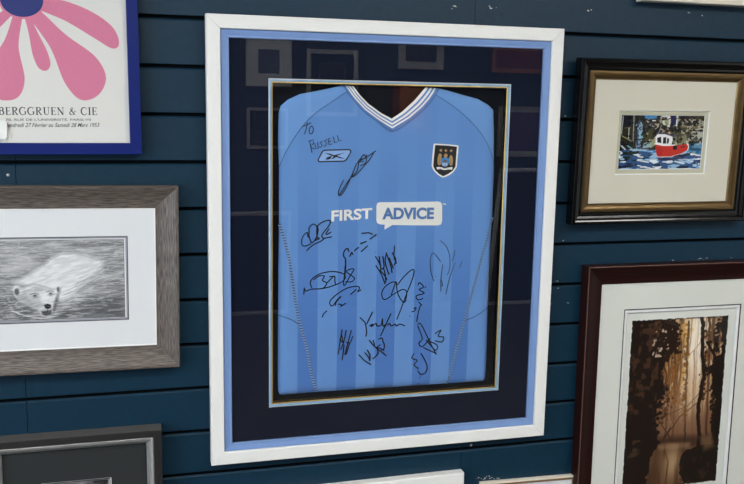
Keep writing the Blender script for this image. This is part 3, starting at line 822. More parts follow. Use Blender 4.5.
def bear():
    """pencil drawing: a polar bear swimming towards the viewer; drawing frame units: the sheet spans 823 x 345"""
    c = Canvas(640, 296, (132, 133, 135))
    P = lambda pts: [((x + 251) / 823, (y - 70) / 345) for x, y in pts]
    X_ = c.X
    n = c.noise(5, 26, 1, 5, .55); n2 = c.noise(14, 60, 2, 4, -.5)
    c.mix((100, 102, 104), np.clip((n - .5) * 4, 0, 1)); c.mix((190, 191, 192), np.clip((.47 - n) * 4, 0, .8))
    c.mix((206, 206, 206), np.clip((n2 - .58) * 5, 0, .6)); c.mix((74, 76, 78), np.clip((.40 - n2) * 5, 0, .5))
    c.poly(P([(-60, 110), (150, 95), (330, 105), (440, 125), (400, 150), (200, 140), (60, 190), (-40, 170)]), (176, 177, 178), .55, .10)
    c.poly(P([(400, 330), (572, 300), (572, 420), (300, 420), (330, 390)]), (98, 100, 102), .75, .08)
    c.poly(P([(-167, 330), (40, 370), (170, 415), (-167, 420)]), (94, 96, 98), .7, .08)
    for pts, w in (([(70, 250), (20, 215), (-40, 200)], .010), ([(180, 170), (140, 150), (60, 120)], .012), ([(560, 215), (480, 235), (400, 250), (350, 290)], .012), ([(570, 300), (500, 318), (430, 338)], .008),
                   ([(60, 370), (110, 395), (180, 408), (230, 400)], .012), ([(20, 330), (60, 375), (120, 400)], .008), ([(460, 170), (520, 150), (570, 140)], .008), ([(300, 330), (380, 300), (450, 260)], .012),
                   ([(0, 300), (50, 330), (90, 370)], .008), ([(-100, 230), (-20, 250), (40, 280)], .010), ([(340, 110), (460, 120), (570, 100)], .008)):
        c.line(P(pts), w, (226, 226, 226), .55, .9, (n2 - .5) * .06)
    n3 = c.noise(16, 120, 41, 3, .42); n4 = c.noise(22, 90, 42, 3, -.25)
    c.mix((58, 60, 62), np.clip((n3 - .56) * 7, 0, .30)); c.mix((224, 224, 224), np.clip((n4 - .58) * 7, 0, .45))
    for k in range(70):
        q = np.random.RandomState(k); x, y = q.uniform(-150, 560), q.uniform(90, 400)
        c.line(P([(x, y), (x + q.uniform(20, 60), y - q.uniform(4, 16)), (x + q.uniform(70, 130), y - q.uniform(8, 44))]), .004, (226, 226, 226) if k % 3 else (70, 72, 74), .6, .9, (n2 - .5) * .05)
    for cx_, cy_ in ((90, 150), (140, 170), (60, 200), (330, 320), (400, 290), (300, 345), (440, 240)): c.ell(*P([(cx_, cy_)])[0], .09, .10, (214, 214, 214), .5, 1.0)
    body = P([(75, 245), (110, 228), (150, 205), (200, 180), (240, 145), (280, 130), (340, 128), (400, 142), (450, 160), (476, 178), (455, 205), (415, 230), (380, 262), (345, 292), (310, 320), (270, 330), (245, 300)])
    c.poly(body, (219, 220, 221), 1, .028)
    hair = c.noise(30, 34, 5, 4, 1.2)
    inb = np.clip(.5 - c.sdist(body) / .02, 0, 1)
    c.mix((184, 186, 188), inb * np.clip((hair - .5) * 3.0, 0, .55)); c.mix((240, 240, 240), inb * np.clip((.48 - hair) * 4, 0, .7))
    c.line(P([(200, 182), (240, 147), (280, 132), (340, 130), (400, 144), (450, 162)]), .008, (150, 152, 154), .6, .9)
    c.line(P([(470, 180), (430, 215), (380, 255), (330, 300)]), .012, (140, 142, 145), .5, .9)
    head = P([(58, 272), (70, 262), (84, 264), (100, 272), (150, 262), (200, 278), (232, 292), (262, 270), (274, 272), (272, 290), (252, 318), (240, 350), (234, 390), (212, 402), (186, 398), (168, 372), (120, 348), (84, 330), (64, 305)])
    c.line(P([(84, 262), (110, 268), (150, 256), (200, 270), (245, 286)]), .022, (150, 152, 155), .7, 1.0)
    for k in range(40):
        q = np.random.RandomState(100 + k); s_ = q.rand(); x, y = 290 + 185 * s_ + q.normal(0, 16), 330 - 135 * s_ + q.normal(0, 16)
        c.line(P([(x - 22, y + 7), (x, y), (x + 24, y - 10)]), .006, (216, 217, 218) if k % 3 else (118, 120, 122), .7, .9)
    c.poly(head, (222, 223, 224), 1, .012)
    inh = np.clip(.5 - c.sdist(head) / .015, 0, 1)
    c.mix((150, 152, 155), inh * np.clip((hair - .5) * 4, 0, .5)); c.mix((236, 236, 236), inh * np.clip((.45 - hair) * 4, 0, .8))
    c.poly(P([(78, 325), (110, 298), (150, 318), (176, 375), (120, 350)]), (122, 124, 126), .55, .06); c.poly(P([(150, 300), (178, 292), (190, 340), (170, 350)]), (150, 152, 154), .5, .05)
    c.poly(P([(236, 390), (244, 340), (262, 300), (275, 280), (268, 310), (252, 360)]), (84, 86, 88), .8, .015)
    c.ell(*P([(76, 290)])[0], .018, .055, (70, 72, 74), .8, .5); c.line(P([(60, 275), (66, 296), (76, 316)]), .004, (226, 226, 226), .6)
    c.ell(*P([(263, 284)])[0], .010, .045, (80, 82, 84), .8, .5)
    for ex, ey in ((157, 308), (228, 300)): c.ell(*P([(ex, ey)])[0], .011, .015, (26, 26, 28), .95, .7); c.ell(*P([(ex, ey + 4)])[0], .024, .034, (96, 98, 100), .55, 1.0); c.line(P([(ex - 22, ey - 6), (ex, ey - 11), (ex + 16, ey - 6)]), .006, (86, 88, 90), .8)
    c.poly(P([(180, 300), (212, 292), (222, 330), (205, 345), (188, 340)]), (236, 236, 237), .7, .02)
    c.poly(P([(196, 350), (212, 345), (229, 350), (227, 362), (214, 368), (202, 363)]), (18, 18, 20), 1, .006)
    c.line(P([(212, 372), (212, 380), (190, 380)]), .006, (40, 40, 42), .9); c.poly(P([(184, 378), (232, 372), (230, 392), (206, 398), (188, 392)]), (66, 68, 70), .9, .01)
    c.mix((186, 187, 188), (1 - inb) * (1 - inh) * .28 * (c.Y < .72))
    c.mix((230, 231, 232), inb * (1 - inh) * .30); c.mix((86, 88, 90), np.clip((c.Y - .70) * 5, 0, 1) * np.clip((X_ - P([(330, 0)])[0][0]) * 8, 0, 1) * .35)
    c.line(P([(60, 372), (110, 396), (175, 410), (240, 402)]), .008, (232, 232, 232), .7, .9, (n2 - .5) * .05)
    c.mix((210, 210, 210), np.clip((n4 - .5) * 6, 0, .5) * np.exp(-(((X_ - P([(300, 350)])[0][0]) / .16) ** 2 + ((c.Y - .78) / .14) ** 2)))
    return c

def forest():
    """sepia picture of a misty wood with a pool; px() maps points of the picture measured in the photograph's frame"""
    c = Canvas(210, 330, (96, 66, 42))
    def px(pts):
        out = []
        for x, y in pts:
            v = (y - 320.8) / 163.0
            for _ in range(3):
                xl, xr = 633.2 - 10.7 * v, 731.0 - 15.3 * v
                u = (x - xl) / (xr - xl)
                yt, yb = 320.8 - 5.1 * u, 486.5 - 4.5 * u
                v = (y - yt) / (yb - yt)
            out.append((u, v))
        return out
    Y, X = c.Y, c.X
    c.mix((150, 102, 60), np.clip(1 - np.abs(Y - .35) / .4, 0, 1))
    g = np.exp(-(((X - .66) / .22) ** 2 + ((Y - .14) / .34) ** 2))
    c.mix((236, 206, 150), g * 1.1)
    g2 = np.exp(-(((X - .70) / .10) ** 2 + ((Y - .18) / .26) ** 2)); c.mix((252, 246, 232), g2 * 1.35); c.mix((226, 208, 190), np.exp(-(((X - .47) / .06) ** 2 + ((Y - .10) / .14) ** 2)) * 1.1); c.mix((206, 176, 148), np.exp(-(((X - .56) / .2) ** 2 + ((Y - .38) / .10) ** 2)) * .6)
    c.mix((224, 206, 184), np.exp(-(((X - .30) / .07) ** 2 + ((Y - .10) / .08) ** 2))); c.mix((226, 208, 190), np.exp(-(((X - .93) / .06) ** 2 + ((Y - .16) / .12) ** 2)) * .9)
    c.mix((196, 160, 124), np.exp(-(((X - .5) / .35) ** 2 + ((Y - .45) / .12) ** 2)) * .55)
    c.mix((112, 78, 56), np.clip((Y - .48) / .12, 0, 1) * .8)
    lf = c.noise(26, 40, 3, 4); wob = (c.noise(3, 18, 4, 3) - .5)
    stk = c.noise(34, 2.2, 61, 3, .02); c.mix((226, 190, 150), np.clip((stk - .52) * 9, 0, .75) * np.clip((.62 - Y) * 6, 0, 1) * (X > .26)); c.mix((74, 46, 28), np.clip((.42 - stk) * 9, 0, .8) * np.clip((.64 - Y) * 6, 0, 1) * (np.abs(X - .69) > .07))
    # foliage lit from behind
    for cx, cy, rx, ry, col in ((.42, .30, .12, .30, (150, 98, 44)), (.55, .22, .08, .34, (196, 146, 66)), (.56, .02, .12, .10, (190, 144, 76)), (.80, .22, .06, .36, (128, 80, 38)), (.36, .46, .10, .14, (112, 70, 38)), (.88, .10, .10, .2, (104, 66, 36)), (.48, .50, .2, .12, (104, 68, 42))):
        m = np.clip((1 - np.hypot((X - cx) / rx, (Y - cy) / ry)) * 2.2, 0, 1) * np.clip((lf - .46) * 10, 0, 1)
        c.mix(col, m * .9)
    # trunks behind
    rs = np.random.RandomState(5)
    for i in range(46):
        x = rs.uniform(.28, .97); top = rs.uniform(-.1, .30); w = rs.uniform(.005, .020)
        near = abs(x - .68) < .10
        col = [(112, 70, 36), (80, 48, 27), (128, 84, 46), (62, 38, 23)][i % 4]
        c.line([(x, top), (x + rs.uniform(-.03, .03), .30), (x + rs.uniform(-.03, .03), .60)], w * .8, col, .35 if near else .7, .6, wob * .02)
    for pts, w, col in (([(690, 322), (687, 360), (686, 400), (684, 450)], .022, (44, 27, 17)), ([(664, 345), (668, 400), (664, 440)], .018, (66, 42, 25)), ([(676, 340), (675, 400), (672, 440)], .024, (84, 53, 29)), ([(681, 330), (680, 380), (677, 438)], .018, (112, 74, 38)),
                        ([(700, 400), (680, 415), (668, 430), (660, 444)], .014, (44, 28, 18)), ([(656, 415), (668, 432), (676, 445)], .012, (48, 31, 21)), ([(711, 318), (708, 400), (706, 435)], .030, (66, 41, 24)), ([(716, 330), (712, 440)], .026, (46, 29, 18)),
                        ([(660, 380), (650, 420), (655, 440)], .014, (60, 38, 24)), ([(703, 340), (690, 355), (672, 362)], .007, (96, 62, 34)), ([(700, 392), (688, 404), (660, 416)], .010, (42, 27, 18)), ([(695, 350), (693, 400), (692, 440)], .012, (100, 66, 38)), ([(670, 425), (662, 440), (654, 446)], .014, (40, 26, 18))):
        c.line(px(pts), w * 1.1, col, .95, .4, wob * .03)
    c.mix((196, 158, 124), np.exp(-(((X - .56) / .30) ** 2 + ((Y - .50) / .16) ** 2)) * .40); c.mix((236, 214, 186), np.exp(-(((X - .68) / .12) ** 2 + ((Y - .22) / .24) ** 2)) * .45)
    def leaves(pts, n, spread, r, col, a=1.0, seed=1):
        """clumps of leaves along a line, in picture units"""
        q = np.random.RandomState(seed); P_ = px(pts)
        for i in range(n):
            k = q.randint(len(P_) - 1); s_ = q.rand()
            x = P_[k][0] + (P_[k + 1][0] - P_[k][0]) * s_ + q.normal(0, spread); y = P_[k][1] + (P_[k + 1][1] - P_[k][1]) * s_ + q.normal(0, spread * .6)
            c.ell(x, y, r * q.uniform(.5, 1.4), r * q.uniform(.4, .9), col, a, .5)
    leaves([(688, 325), (686, 380), (684, 420)], 60, .012, .016, (120, 78, 36), .8, 2)
    leaves([(676, 345), (674, 400)], 60, .02, .018, (132, 86, 40), .8, 3)
    leaves([(706, 322), (706, 370), (702, 400)], 70, .014, .016, (70, 43, 24), .9, 4)
    leaves([(658, 372), (668, 395), (660, 420)], 70, .03, .016, (70, 44, 26), .9, 5)
    c.poly(px([(628, 434), (720, 434), (718, 446), (640, 446)]), (60, 40, 28), .85, .06)
    # pool
    pool = px([(655, 440), (690, 441), (684, 455), (679, 470), (686, 492), (645, 492), (649, 460)])
    c.poly(pool, (92, 64, 42), 1, .03)
    ip = np.clip(.5 - c.sdist(pool) / .03, 0, 1)
    c.mix((170, 140, 104), ip * np.exp(-(((X - px([(672, 462)])[0][0]) / .09) ** 2 + ((Y - .86) / .10) ** 2)))
    rf = c.noise(26, 3, 9, 3); c.mix((70, 46, 28), ip * np.clip((rf - .5) * 4, 0, .7))
    c.line(px([(664, 446), (668, 460), (664, 486)]), .016, (66, 44, 28), .7, .8, wob * .03)
    c.poly(px([(656, 443), (668, 441), (690, 441), (690, 446), (660, 447)]), (196, 164, 128), .28, .03)
    # dark near trunks and banks
    leaves([(655, 318), (661, 345), (662, 360), (657, 374), (663, 390), (656, 405), (653, 425), (655, 436)], 260, .022, .020, (30, 20, 15), 1, 6)
    leaves([(664, 318), (676, 330), (676, 346), (664, 356)], 200, .035, .018, (40, 26, 17), 1, 7)
    leaves([(722, 312), (718, 340), (716, 362), (714, 390), (713, 430)], 150, .020, .018, (30, 20, 14), 1, 8)
    leaves([(708, 370), (716, 366)], 40, .02, .016, (30, 20, 14), 1, 9)
    r_ = (.05, 34)
    c.poly(px([(628, 318), (655, 318), (658, 330), (661, 345), (664, 352), (661, 362), (656, 372), (664, 382), (662, 394), (655, 404), (652, 420), (655, 434), (660, 442), (652, 450), (648, 462), (646, 492), (614, 492)]), (30, 20, 15), 1, 0, (.06, 30))
    m = c.noise(20, 30, 12, 4); c.mix((84, 56, 38), np.clip((m - .52) * 6, 0, .7) * (X < .30) * (Y < .55)); c.mix((96, 74, 52), np.clip((m - .5) * 5, 0, .5) * (X < .16) * (Y > .70) * (Y < .80))
    c.poly(px([(662, 317), (676, 317), (674, 330), (679, 338), (672, 346), (668, 354), (658, 350), (660, 335)]), (40, 26, 18), 1, 0, (.10, 26))
    c.mix((214, 190, 166), np.clip((lf - .62) * 14, 0, 1) * (X > .22) * (X < .42) * (Y > .05) * (Y < .22) * .9)
    c.line(px([(667, 316), (658, 345), (650, 372)]), .022, (34, 22, 15), 1, .4, wob * .03)
    c.line(px([(704, 318), (703, 350), (704, 375), (699, 405), (699, 430), (697, 452)]), .046, (34, 22, 15), 1, .3, wob * .04)
    c.line(px([(708, 342), (714, 352), (720, 362)]), .030, (30, 20, 14), 1, .3)
    c.line(px([(718, 368), (706, 374), (700, 386)]), .014, (34, 22, 15), 1, .3)
    c.poly(px([(724, 310), (740, 310), (738, 400), (712, 452), (712, 430), (715, 400), (713, 376), (716, 358), (722, 354)]), (28, 19, 14), 1, 0, (.06, 24))
    c.poly(px([(680, 456), (686, 448), (694, 446), (706, 444), (722, 440), (722, 492), (688, 492), (679, 472)]), (30, 21, 15), 1, 0, (.03, 16))
    c.poly(px([(700, 436), (712, 434), (714, 446), (704, 450)]), (112, 84, 58), .7, .05)
    c.mix((62, 42, 28), np.clip((m - .55) * 6, 0, .6) * (X > .6) * (Y > .84))
    # deckled edge
    e = np.minimum(np.minimum(X, 1 - X) * .64, np.minimum(Y, 1 - Y)); ed = c.noise(40, 60, 30, 2)
    c.mix((22, 16, 12), np.clip((.012 - e) / .006, 0, 1) * .8); c.mix((222, 222, 216), (e < .0035 + (ed - .5) * .010).astype(float))
    return c

def harbour():
    """painting of a red boat on blue water in front of a dark harbour wall"""
    c = Canvas(250, 164, (44, 42, 32))
    def P(pts):
        out = []
        for x, y in pts:
            v = (y - 90) / 315.0; xl, xr = 86 - 28 * v, 578 - 25 * v
            out.append(((x - xl) / (xr - xl), v))
        return out
    X, Y = c.X, c.Y
    n = c.noise(9, 7, 1, 4); n2 = c.noise(16, 10, 2, 4)
    c.mix((96, 90, 58), np.clip((n - .5) * 6, 0, .8)); c.mix((18, 18, 20), np.clip((.46 - n2) * 8, 0, .9)); c.mix((150, 138, 104), np.clip((n2 - .66) * 9, 0, .8) * (X > .35))
    c.poly(P([(86, 90), (160, 90), (155, 150), (75, 170)]), (30, 30, 40), .9); c.poly(P([(75, 170), (150, 165), (140, 300), (60, 300)]), (34, 34, 28), .8)
    for x0, y0, x1, y1, w, col in ((95, 100, 84, 200, .010, (196, 200, 206)), (128, 165, 124, 225, .012, (210, 206, 190)), (158, 92, 150, 250, .012, (170, 168, 150)), (84, 210, 140, 240, .014, (150, 146, 100)), (80, 240, 150, 275, .012, (40, 40, 34)), (76, 262, 104, 290, .020, (206, 212, 226)), (110, 262, 150, 290, .014, (140, 190, 200)), (205, 170, 195, 235, .016, (66, 70, 80))):
        c.line(P([(x0, y0), (x1, y1)]), w, col, .95, .3)
    # statue-like pale blue post on the quay
    c.poly(P([(168, 130), (182, 118), (200, 125), (206, 150), (200, 170), (212, 190), (210, 235), (190, 244), (200, 285), (165, 290), (170, 240), (178, 190), (166, 160)]), (136, 164, 190), 1, 0, (.03, 12))
    c.poly(P([(184, 190), (206, 186), (205, 232), (186, 236)]), (140, 194, 200), .9); c.mix((40, 48, 66), (c.noise(30, 20, 6, 3) > .56) * (X > .16) * (X < .27) * (Y > .05) * (Y < .62) * .8)
    c.poly(P([(215, 88), (292, 88), (290, 108), (250, 114), (218, 108)]), (66, 134, 190), 1); c.line(P([(238, 128), (262, 122), (282, 122)]), .016, (236, 236, 232), 1, .2)
    c.poly(P([(222, 135), (270, 132), (320, 150), (310, 168), (222, 170)]), (70, 66, 70), .9); c.poly(P([(215, 175), (270, 172), (262, 240), (218, 240)]), (72, 70, 40), .95)
    c.poly(P([(318, 92), (370, 88), (374, 130), (366, 160), (345, 160), (326, 140)]), (212, 210, 204), 1, 0, (.02, 16)); c.poly(P([(334, 118), (360, 116), (362, 146), (342, 146)]), (146, 158, 104), .9)
    c.line(P([(326, 112), (352, 116), (372, 108)]), .012, (20, 20, 24), 1, .2); c.line(P([(292, 150), (330, 180), (380, 196)]), .040, (164, 128, 92), .85, .5); c.mix((30, 26, 22), (c.noise(34, 24, 8, 2) > .58) * (X > .42) * (X < .64) * (Y > .18) * (Y < .36))
    c.poly(P([(374, 90), (412, 90), (410, 150), (374, 152)]), (28, 32, 72), 1); c.line(P([(414, 92), (408, 150)]), .022, (222, 226, 232), 1, .2)
    c.poly(P([(455, 95), (520, 98), (556, 150), (470, 150), (440, 140)]), (34, 30, 28), .9); c.line(P([(490, 100), (530, 145)]), .010, (84, 78, 70), .8)
    c.poly(P([(500, 168), (575, 164), (566, 240), (500, 240)]), (196, 198, 184), .85, 0, (.02, 14)); c.mix((62, 58, 44), (c.noise(22, 26, 9, 3) > .54) * (X > .80) * (Y > .26) * (Y < .50) * .85)
    c.poly(P([(380, 215), (470, 205), (480, 255), (385, 262)]), (150, 150, 120), .75, 0, (.04, 14)); c.poly(P([(405, 190), (440, 186), (442, 250), (412, 255)]), (78, 76, 46), .9)
    c.poly(P([(262, 240), (284, 210), (284, 262), (250, 282), (246, 262)]), (160, 156, 118), 1); c.poly(P([(215, 252), (256, 246), (252, 276), (205, 282)]), (152, 188, 198), .9)
    # water
    wt = P([(40, 300), (160, 286), (290, 292), (480, 258), (585, 246), (585, 420), (40, 420)])
    inw = c.inside(wt).astype(float)
    c.mix((48, 84, 128), inw)
    w1 = c.noise(7, 17, 21, 3, .35); w2 = c.noise(9, 24, 22, 3, -.25)
    c.mix((108, 156, 204), inw * (w1 > .54) * .95); c.mix((20, 26, 48), inw * (w2 > .55) * .95); c.mix((24, 40, 30), inw * (w2 > .56) * (X < .35) * (Y < .82)); c.mix((166, 200, 226), inw * (w1 > .62) * .9); c.mix((226, 232, 238), inw * (c.noise(9, 22, 24, 3, .3) > .67))
    c.mix((44, 112, 150), inw * (X > .82) * (Y < .72) * .6)
    for a, b in (((176, 352), (240, 364)), ((180, 330), (206, 334)), ((372, 340), (430, 336)), ((480, 310), (548, 326)), ((400, 360), (452, 372))): c.line(P([a, b]), .020, (232, 230, 222), .95, .3)
    c.poly(P([(284, 335), (372, 335), (450, 316), (520, 300), (470, 330), (380, 352), (300, 350)]), (28, 34, 62), .8, 0, (.03, 12))
    c.mix((14, 15, 18), (c.noise(26, 18, 51, 3) > .60) * (Y < .56) * .9); c.mix((188, 184, 164), (c.noise(34, 24, 52, 2) > .70) * (Y < .56) * (X > .3) * .8)
    # boat
    c.poly(P([(282, 258), (330, 268), (400, 266), (440, 262), (484, 258), (478, 292), (440, 312), (372, 330), (296, 332), (286, 312)]), (196, 48, 36), 1); c.poly(P([(284, 275), (330, 282), (320, 331), (296, 332)]), (166, 36, 32), .6)
    c.line(P([(280, 256), (330, 266), (396, 264)]), .014, (244, 242, 238), 1, .2); c.line(P([(478, 256), (482, 276), (476, 294)]), .012, (236, 234, 230), 1, .2); c.line(P([(288, 332), (372, 332), (440, 314)]), .008, (230, 170, 150), .8, .3)
    c.poly(P([(284, 212), (300, 196), (340, 198), (382, 212), (386, 232), (378, 262), (332, 264), (282, 254)]), (232, 232, 230), 1)
    for w in ([(292, 222), (316, 214), (318, 252), (294, 248)], [(328, 220), (346, 216), (346, 256), (326, 256)], [(352, 222), (364, 226), (360, 256), (350, 256)]): c.poly(P(w), (24, 24, 32), 1)
    c.line(P([(290, 196), (340, 196), (392, 212), (408, 206)]), .020, (62, 64, 96), 1, .3); c.poly(P([(386, 268), (412, 266), (412, 290), (388, 292)]), (28, 24, 26), 1); c.line(P([(436, 276), (460, 272)]), .014, (36, 28, 28), 1, .3)
    c.line(P([(470, 240), (474, 262)]), .010, (238, 238, 232), 1, .2); c.line(P([(300, 196), (318, 150)]), .006, (190, 186, 170), .9, .3)
    sg = c.noise(40, 40, 40, 2); c.mix((18, 24, 44), (sg > .55) * (X > .82) * (X < .97) * (Y > .88) * (Y < .96))
    return c

def mount_line(parent, a0, a1, b0, b1, wd, y, m):
    obj('mount_line', ring(a0, a1, b0, b1, a0 + wd, a1 - wd, b0 + wd, b1 - wd, y, .0002, 0), m, parent)
# ------------------------------------------------------------------ bear drawing, grey wooden frame
t = thing('framed_drawing', 'grey streaked wooden frame with a black and white drawing of a swimming polar bear', 'framed picture', (-0.2559, -0.0015, -0.7378 + EYE), (0, .0100, 0))
W_, H_ = .577, .3915
obj('frame', moulding(W_, H_, [(0, 0), (0, -.0285), (.0010, -.0300), (.0028, -.0300), (.0036, -.0285), (.006, -.0282)] + [(.006 + .041 * k / 7, -.0282 + .0142 * math.sin(k / 7 * PI / 2)) for k in range(1, 8)] + [(.0476, -.0138), (.0476, -.008)]), M['grey_wood'], t)
hw = W_ / 2
obj('mount', ring(-hw + .045, hw - .045, .045, H_ - .045, -hw + .1052, hw - .1052, .106, H_ - .107, -.0125, .0018, .0014), [M['mount_white'], M['bevel_grey']], t)
obj('inner_mount', ring(-hw + .095, hw - .095, .095, H_ - .095, -hw + .1082, hw - .1082, .109, H_ - .110, -.0105, .0012, .0008), [mat('lilac_grey_card', (168, 170, 182), .9), M['bevel_grey']], t)
obj('line_mount', ring(-hw + .095, hw - .095, .095, H_ - .095, -hw + .1122, hw - .1122, .1105, H_ - .113, -.0092, .0012, .0008), [M['mount_white'], M['bevel_grey']], t)
mount_line(t, -hw + .1045, hw - .1045, .1052, H_ - .1062, .0012, -.0127, M['bevel_grey'])
obj('fillet', moulding(W_, H_, [(.0477, -.008), (.0477, -.0138), (.0490, -.0140), (.0502, -.0132), (.0502, -.008)]), M['bevel_white'], t, label='thin white edge inside the grey frame')
bear().sheet(-hw + .1105, hw - .1130, .1105, H_ - .1135, -.0078, 'print', t, 'drawing of a polar bear swimming with foam around it')
obj('backing_board', panel(-hw + .01, hw - .01, .01, H_ - .01, -.0070, .004), M['mount_dark'], t)
pane(t, W_, H_, .0478, -.0164)

# ------------------------------------------------------------------ poster in blue frame
PW, PHT = .3680, .50
t = thing('framed_poster', 'royal blue frame holding a pink flower exhibition poster', 'framed poster', (-0.0357 - PW / 2, -0.0015, -0.2836 + EYE), (0, -.004, 0))
obj('frame', moulding(PW, PHT, [(0, 0), (0, -.0260), (.0008, -.0270), (.0224, -.0270), (.0232, -.0260), (.0232, -.010)]), M['blue_paint'], t)
TX, TZ = 0.0357 + PW / 2, 0.2836             # wall -> local
bm = bmesh.new()
box(bm, -PW / 2 + .018, PW / 2 - .018, -.0160, -.0150, .018, PHT - .018)
def wp(pts): return [(x + TX, z + TZ) for x, z in pts]
def blob(pts, m, y=-.0162):
    # closed smooth outline
    n = len(pts); out = []
    for i in range(n):
        p0, p1, p2, p3 = (np.array(pts[(i + k - 1) % n]) for k in range(4))
        for k in range(8):
            s = k / 8
            out.append(tuple(.5 * (2 * p1 + (p2 - p0) * s + (2 * p0 - 5 * p1 + 4 * p2 - p3) * s * s + (3 * p1 - p0 - 3 * p2 + p3) * s ** 3)))
    flat_poly(bm, wp(out), y, m)
# a plain flower: rounded petals hanging round a blue oval
fc = (-.255, .018)
def petal(ang, ln, w0, w1, bend=0.0):
    a = math.radians(ang); d = np.array((math.cos(a), math.sin(a))); n = np.array((-d[1], d[0]))
    f = lambda s, w: tuple(np.array(fc) + d * ln * s + n * (w + bend * s * s))
    return [f(.12, w0 * .5), f(.45, w0), f(.75, w1), f(.95, w1 * .85), f(1.02, 0), f(.95, -w1 * .85), f(.75, -w1), f(.45, -w0), f(.12, -w0 * .5)]
for pk, (ang, ln, w0, w1, bd) in enumerate(((-106, .196, .014, .038, .004), (-74, .138, .008, .014, 0), (-48, .222, .020, .040, -.020), (-4, .182, .019, .024, -.062), (-136, .19, .013, .036, -.008), (180, .16, .014, .026, 0), (38, .20, .03, .04, 0), (88, .2, .03, .04, 0), (140, .15, .024, .034, 0))):
    blob(petal(ang, ln, w0, w1, bd), 1, -.0162 - .0001 * pk)
blob([(fc[0] + .0435 * math.cos(k * PI / 6), fc[1] + .0365 * math.sin(k * PI / 6)) for k in range(12)], 1, -.0172)
blob([(fc[0] + .0395 * math.cos(k * PI / 6), fc[1] + .0325 * math.sin(k * PI / 6)) for k in range(12)], 2, -.0174)
# serif capitals drawn as strokes: list of (points, widths)
TK, TN = .15, .055
def serif(x, y, w=.16): return ([(x - w, y), (x + w, y)], TN)
def arc(cx, cy, rx, ry, a0_, a1_, n=12): return [(cx + rx * math.cos(math.radians(a0_ + (a1_ - a0_) * k / n)), cy + ry * math.sin(math.radians(a0_ + (a1_ - a0_) * k / n))) for k in range(n + 1)]
def bowl(pts, w=TK): return (pts, [TN + (w - TN) * math.sin(PI * k / (len(pts) - 1)) ** 1.3 for k in range(len(pts))])
STEM = lambda x, a=0, b=1, w=TK: ([(x, a), (x, b)], w)
GLY = {
 'B': (.68, [STEM(.16), serif(.14, .02, .12), serif(.14, .98, .12), bowl([(.16, .98)] + arc(.32, .76, .22, .22, 90, -90) + [(.16, .54)]), bowl([(.16, .54)] + arc(.34, .28, .26, .26, 90, -90) + [(.16, .02)])]),
 'E': (.62, [STEM(.16), ([(.04, .98), (.54, .98)], TN), ([(.54, .98), (.55, .80)], TN), ([(.16, .52), (.44, .52)], TN), ([(.44, .62), (.44, .42)], TN), ([(.04, .02), (.56, .02)], TN), ([(.56, .02), (.58, .22)], TN)]),
 'R': (.74, [STEM(.16), serif(.16, .02), serif(.14, .98, .12), bowl([(.16, .98)] + arc(.32, .75, .24, .23, 90, -90) + [(.16, .52)]), ([(.30, .52), (.60, .05), (.72, .02)], [.09, TK, TN])]),
 'G': (.84, [bowl(arc(.42, .5, .36, .49, 48, 300, 20)), STEM(.70, .05, .42, .13), serif(.70, .42, .14), ([(.66, .98), (.66, .74)], TN), ([(.60, .08), (.70, .12)], TN)]),
 'U': (.80, [([(.18, .98), (.18, .32), (.24, .10), (.42, .02), (.58, .08), (.66, .30), (.66, .98)], [TK, TK, .12, .07, TN, TN, TN]), serif(.18, .98), serif(.66, .98, .13)]),
 'N': (.84, [STEM(.14, .02, .98, TN), ([(.12, .98), (.70, .02)], TK), STEM(.70, .02, .98, TN), serif(.14, .02, .13), serif(.10, .98, .10), serif(.70, .98, .13)]),
 'C': (.76, [bowl(arc(.42, .5, .36, .49, 48, 312, 20)), ([(.66, .98), (.66, .74)], TN), ([(.66, .10), (.68, .26)], TN)]),
 'I': (.34, [STEM(.17), serif(.17, .02), serif(.17, .98)]),
 '&': (.86, [([(.76, .02), (.62, .10), (.26, .66), (.24, .84), (.36, .98), (.48, .86), (.42, .66), (.16, .40), (.10, .20), (.24, .02), (.46, .04), (.64, .28), (.72, .50)], [TN, .10, TK, .10, TN, .07, TN, .09, TK, .09, TN, TN, TN]), serif(.72, .52, .12)]),
 ' ': (.34, [])}
s_ = 'BERGGRUEN & CIE'
tot = sum(GLY[ch][0] + .10 for ch in s_)
cap, xa, xb_, zb_ = .0152, -.3085, -.1203, -.2052
k_ = (xb_ - xa) / tot; x_ = xa
for ch in s_:
    for pts, w in GLY[ch][1]:
        P = [(x_ + p[0] * k_ + TX, zb_ + .0014 * (x_ - xa) / .19 + p[1] * cap + TZ) for p in pts]
        wv = [v * k_ for v in w] if hasattr(w, '__len__') else w * k_
        ribbon(bm, P, wv, -.0162, None, 3, False)
    x_ += (GLY[ch][0] + .10) * k_
for body, x0_, x1_, z0_, z1_, sh in (("70, RUE DE L'UNIVERSITÉ, PARIS-VII", -.2958, -.1347, -.2178, -.2112, 0), ('Vendredi 27 Février au Samedi 28 Mars 1953', -.2975, -.1180, -.2295, -.2212, .35)):
    tb = fit_text(text_bm(body, offset=.006, shear=sh), x0_ + TX, x1_ + TX, z0_ + TZ, z1_ + TZ, -.0162, .008)
    me_ = bpy.data.meshes.new('t'); tb.to_mesh(me_); tb.free()
    n0 = len(bm.faces); bm.from_mesh(me_); bm.faces.ensure_lookup_table()
    for f in bm.faces[n0:]: f.material_index = 3
    bpy.data.meshes.remove(me_)
obj('poster', bm, [M['paper'], M['pink'], M['deep_blue'], M['text_dark']], t, label='pale poster with a pink flower and dark serif lettering')
pane(t, PW, PHT, .0233, -.0195)

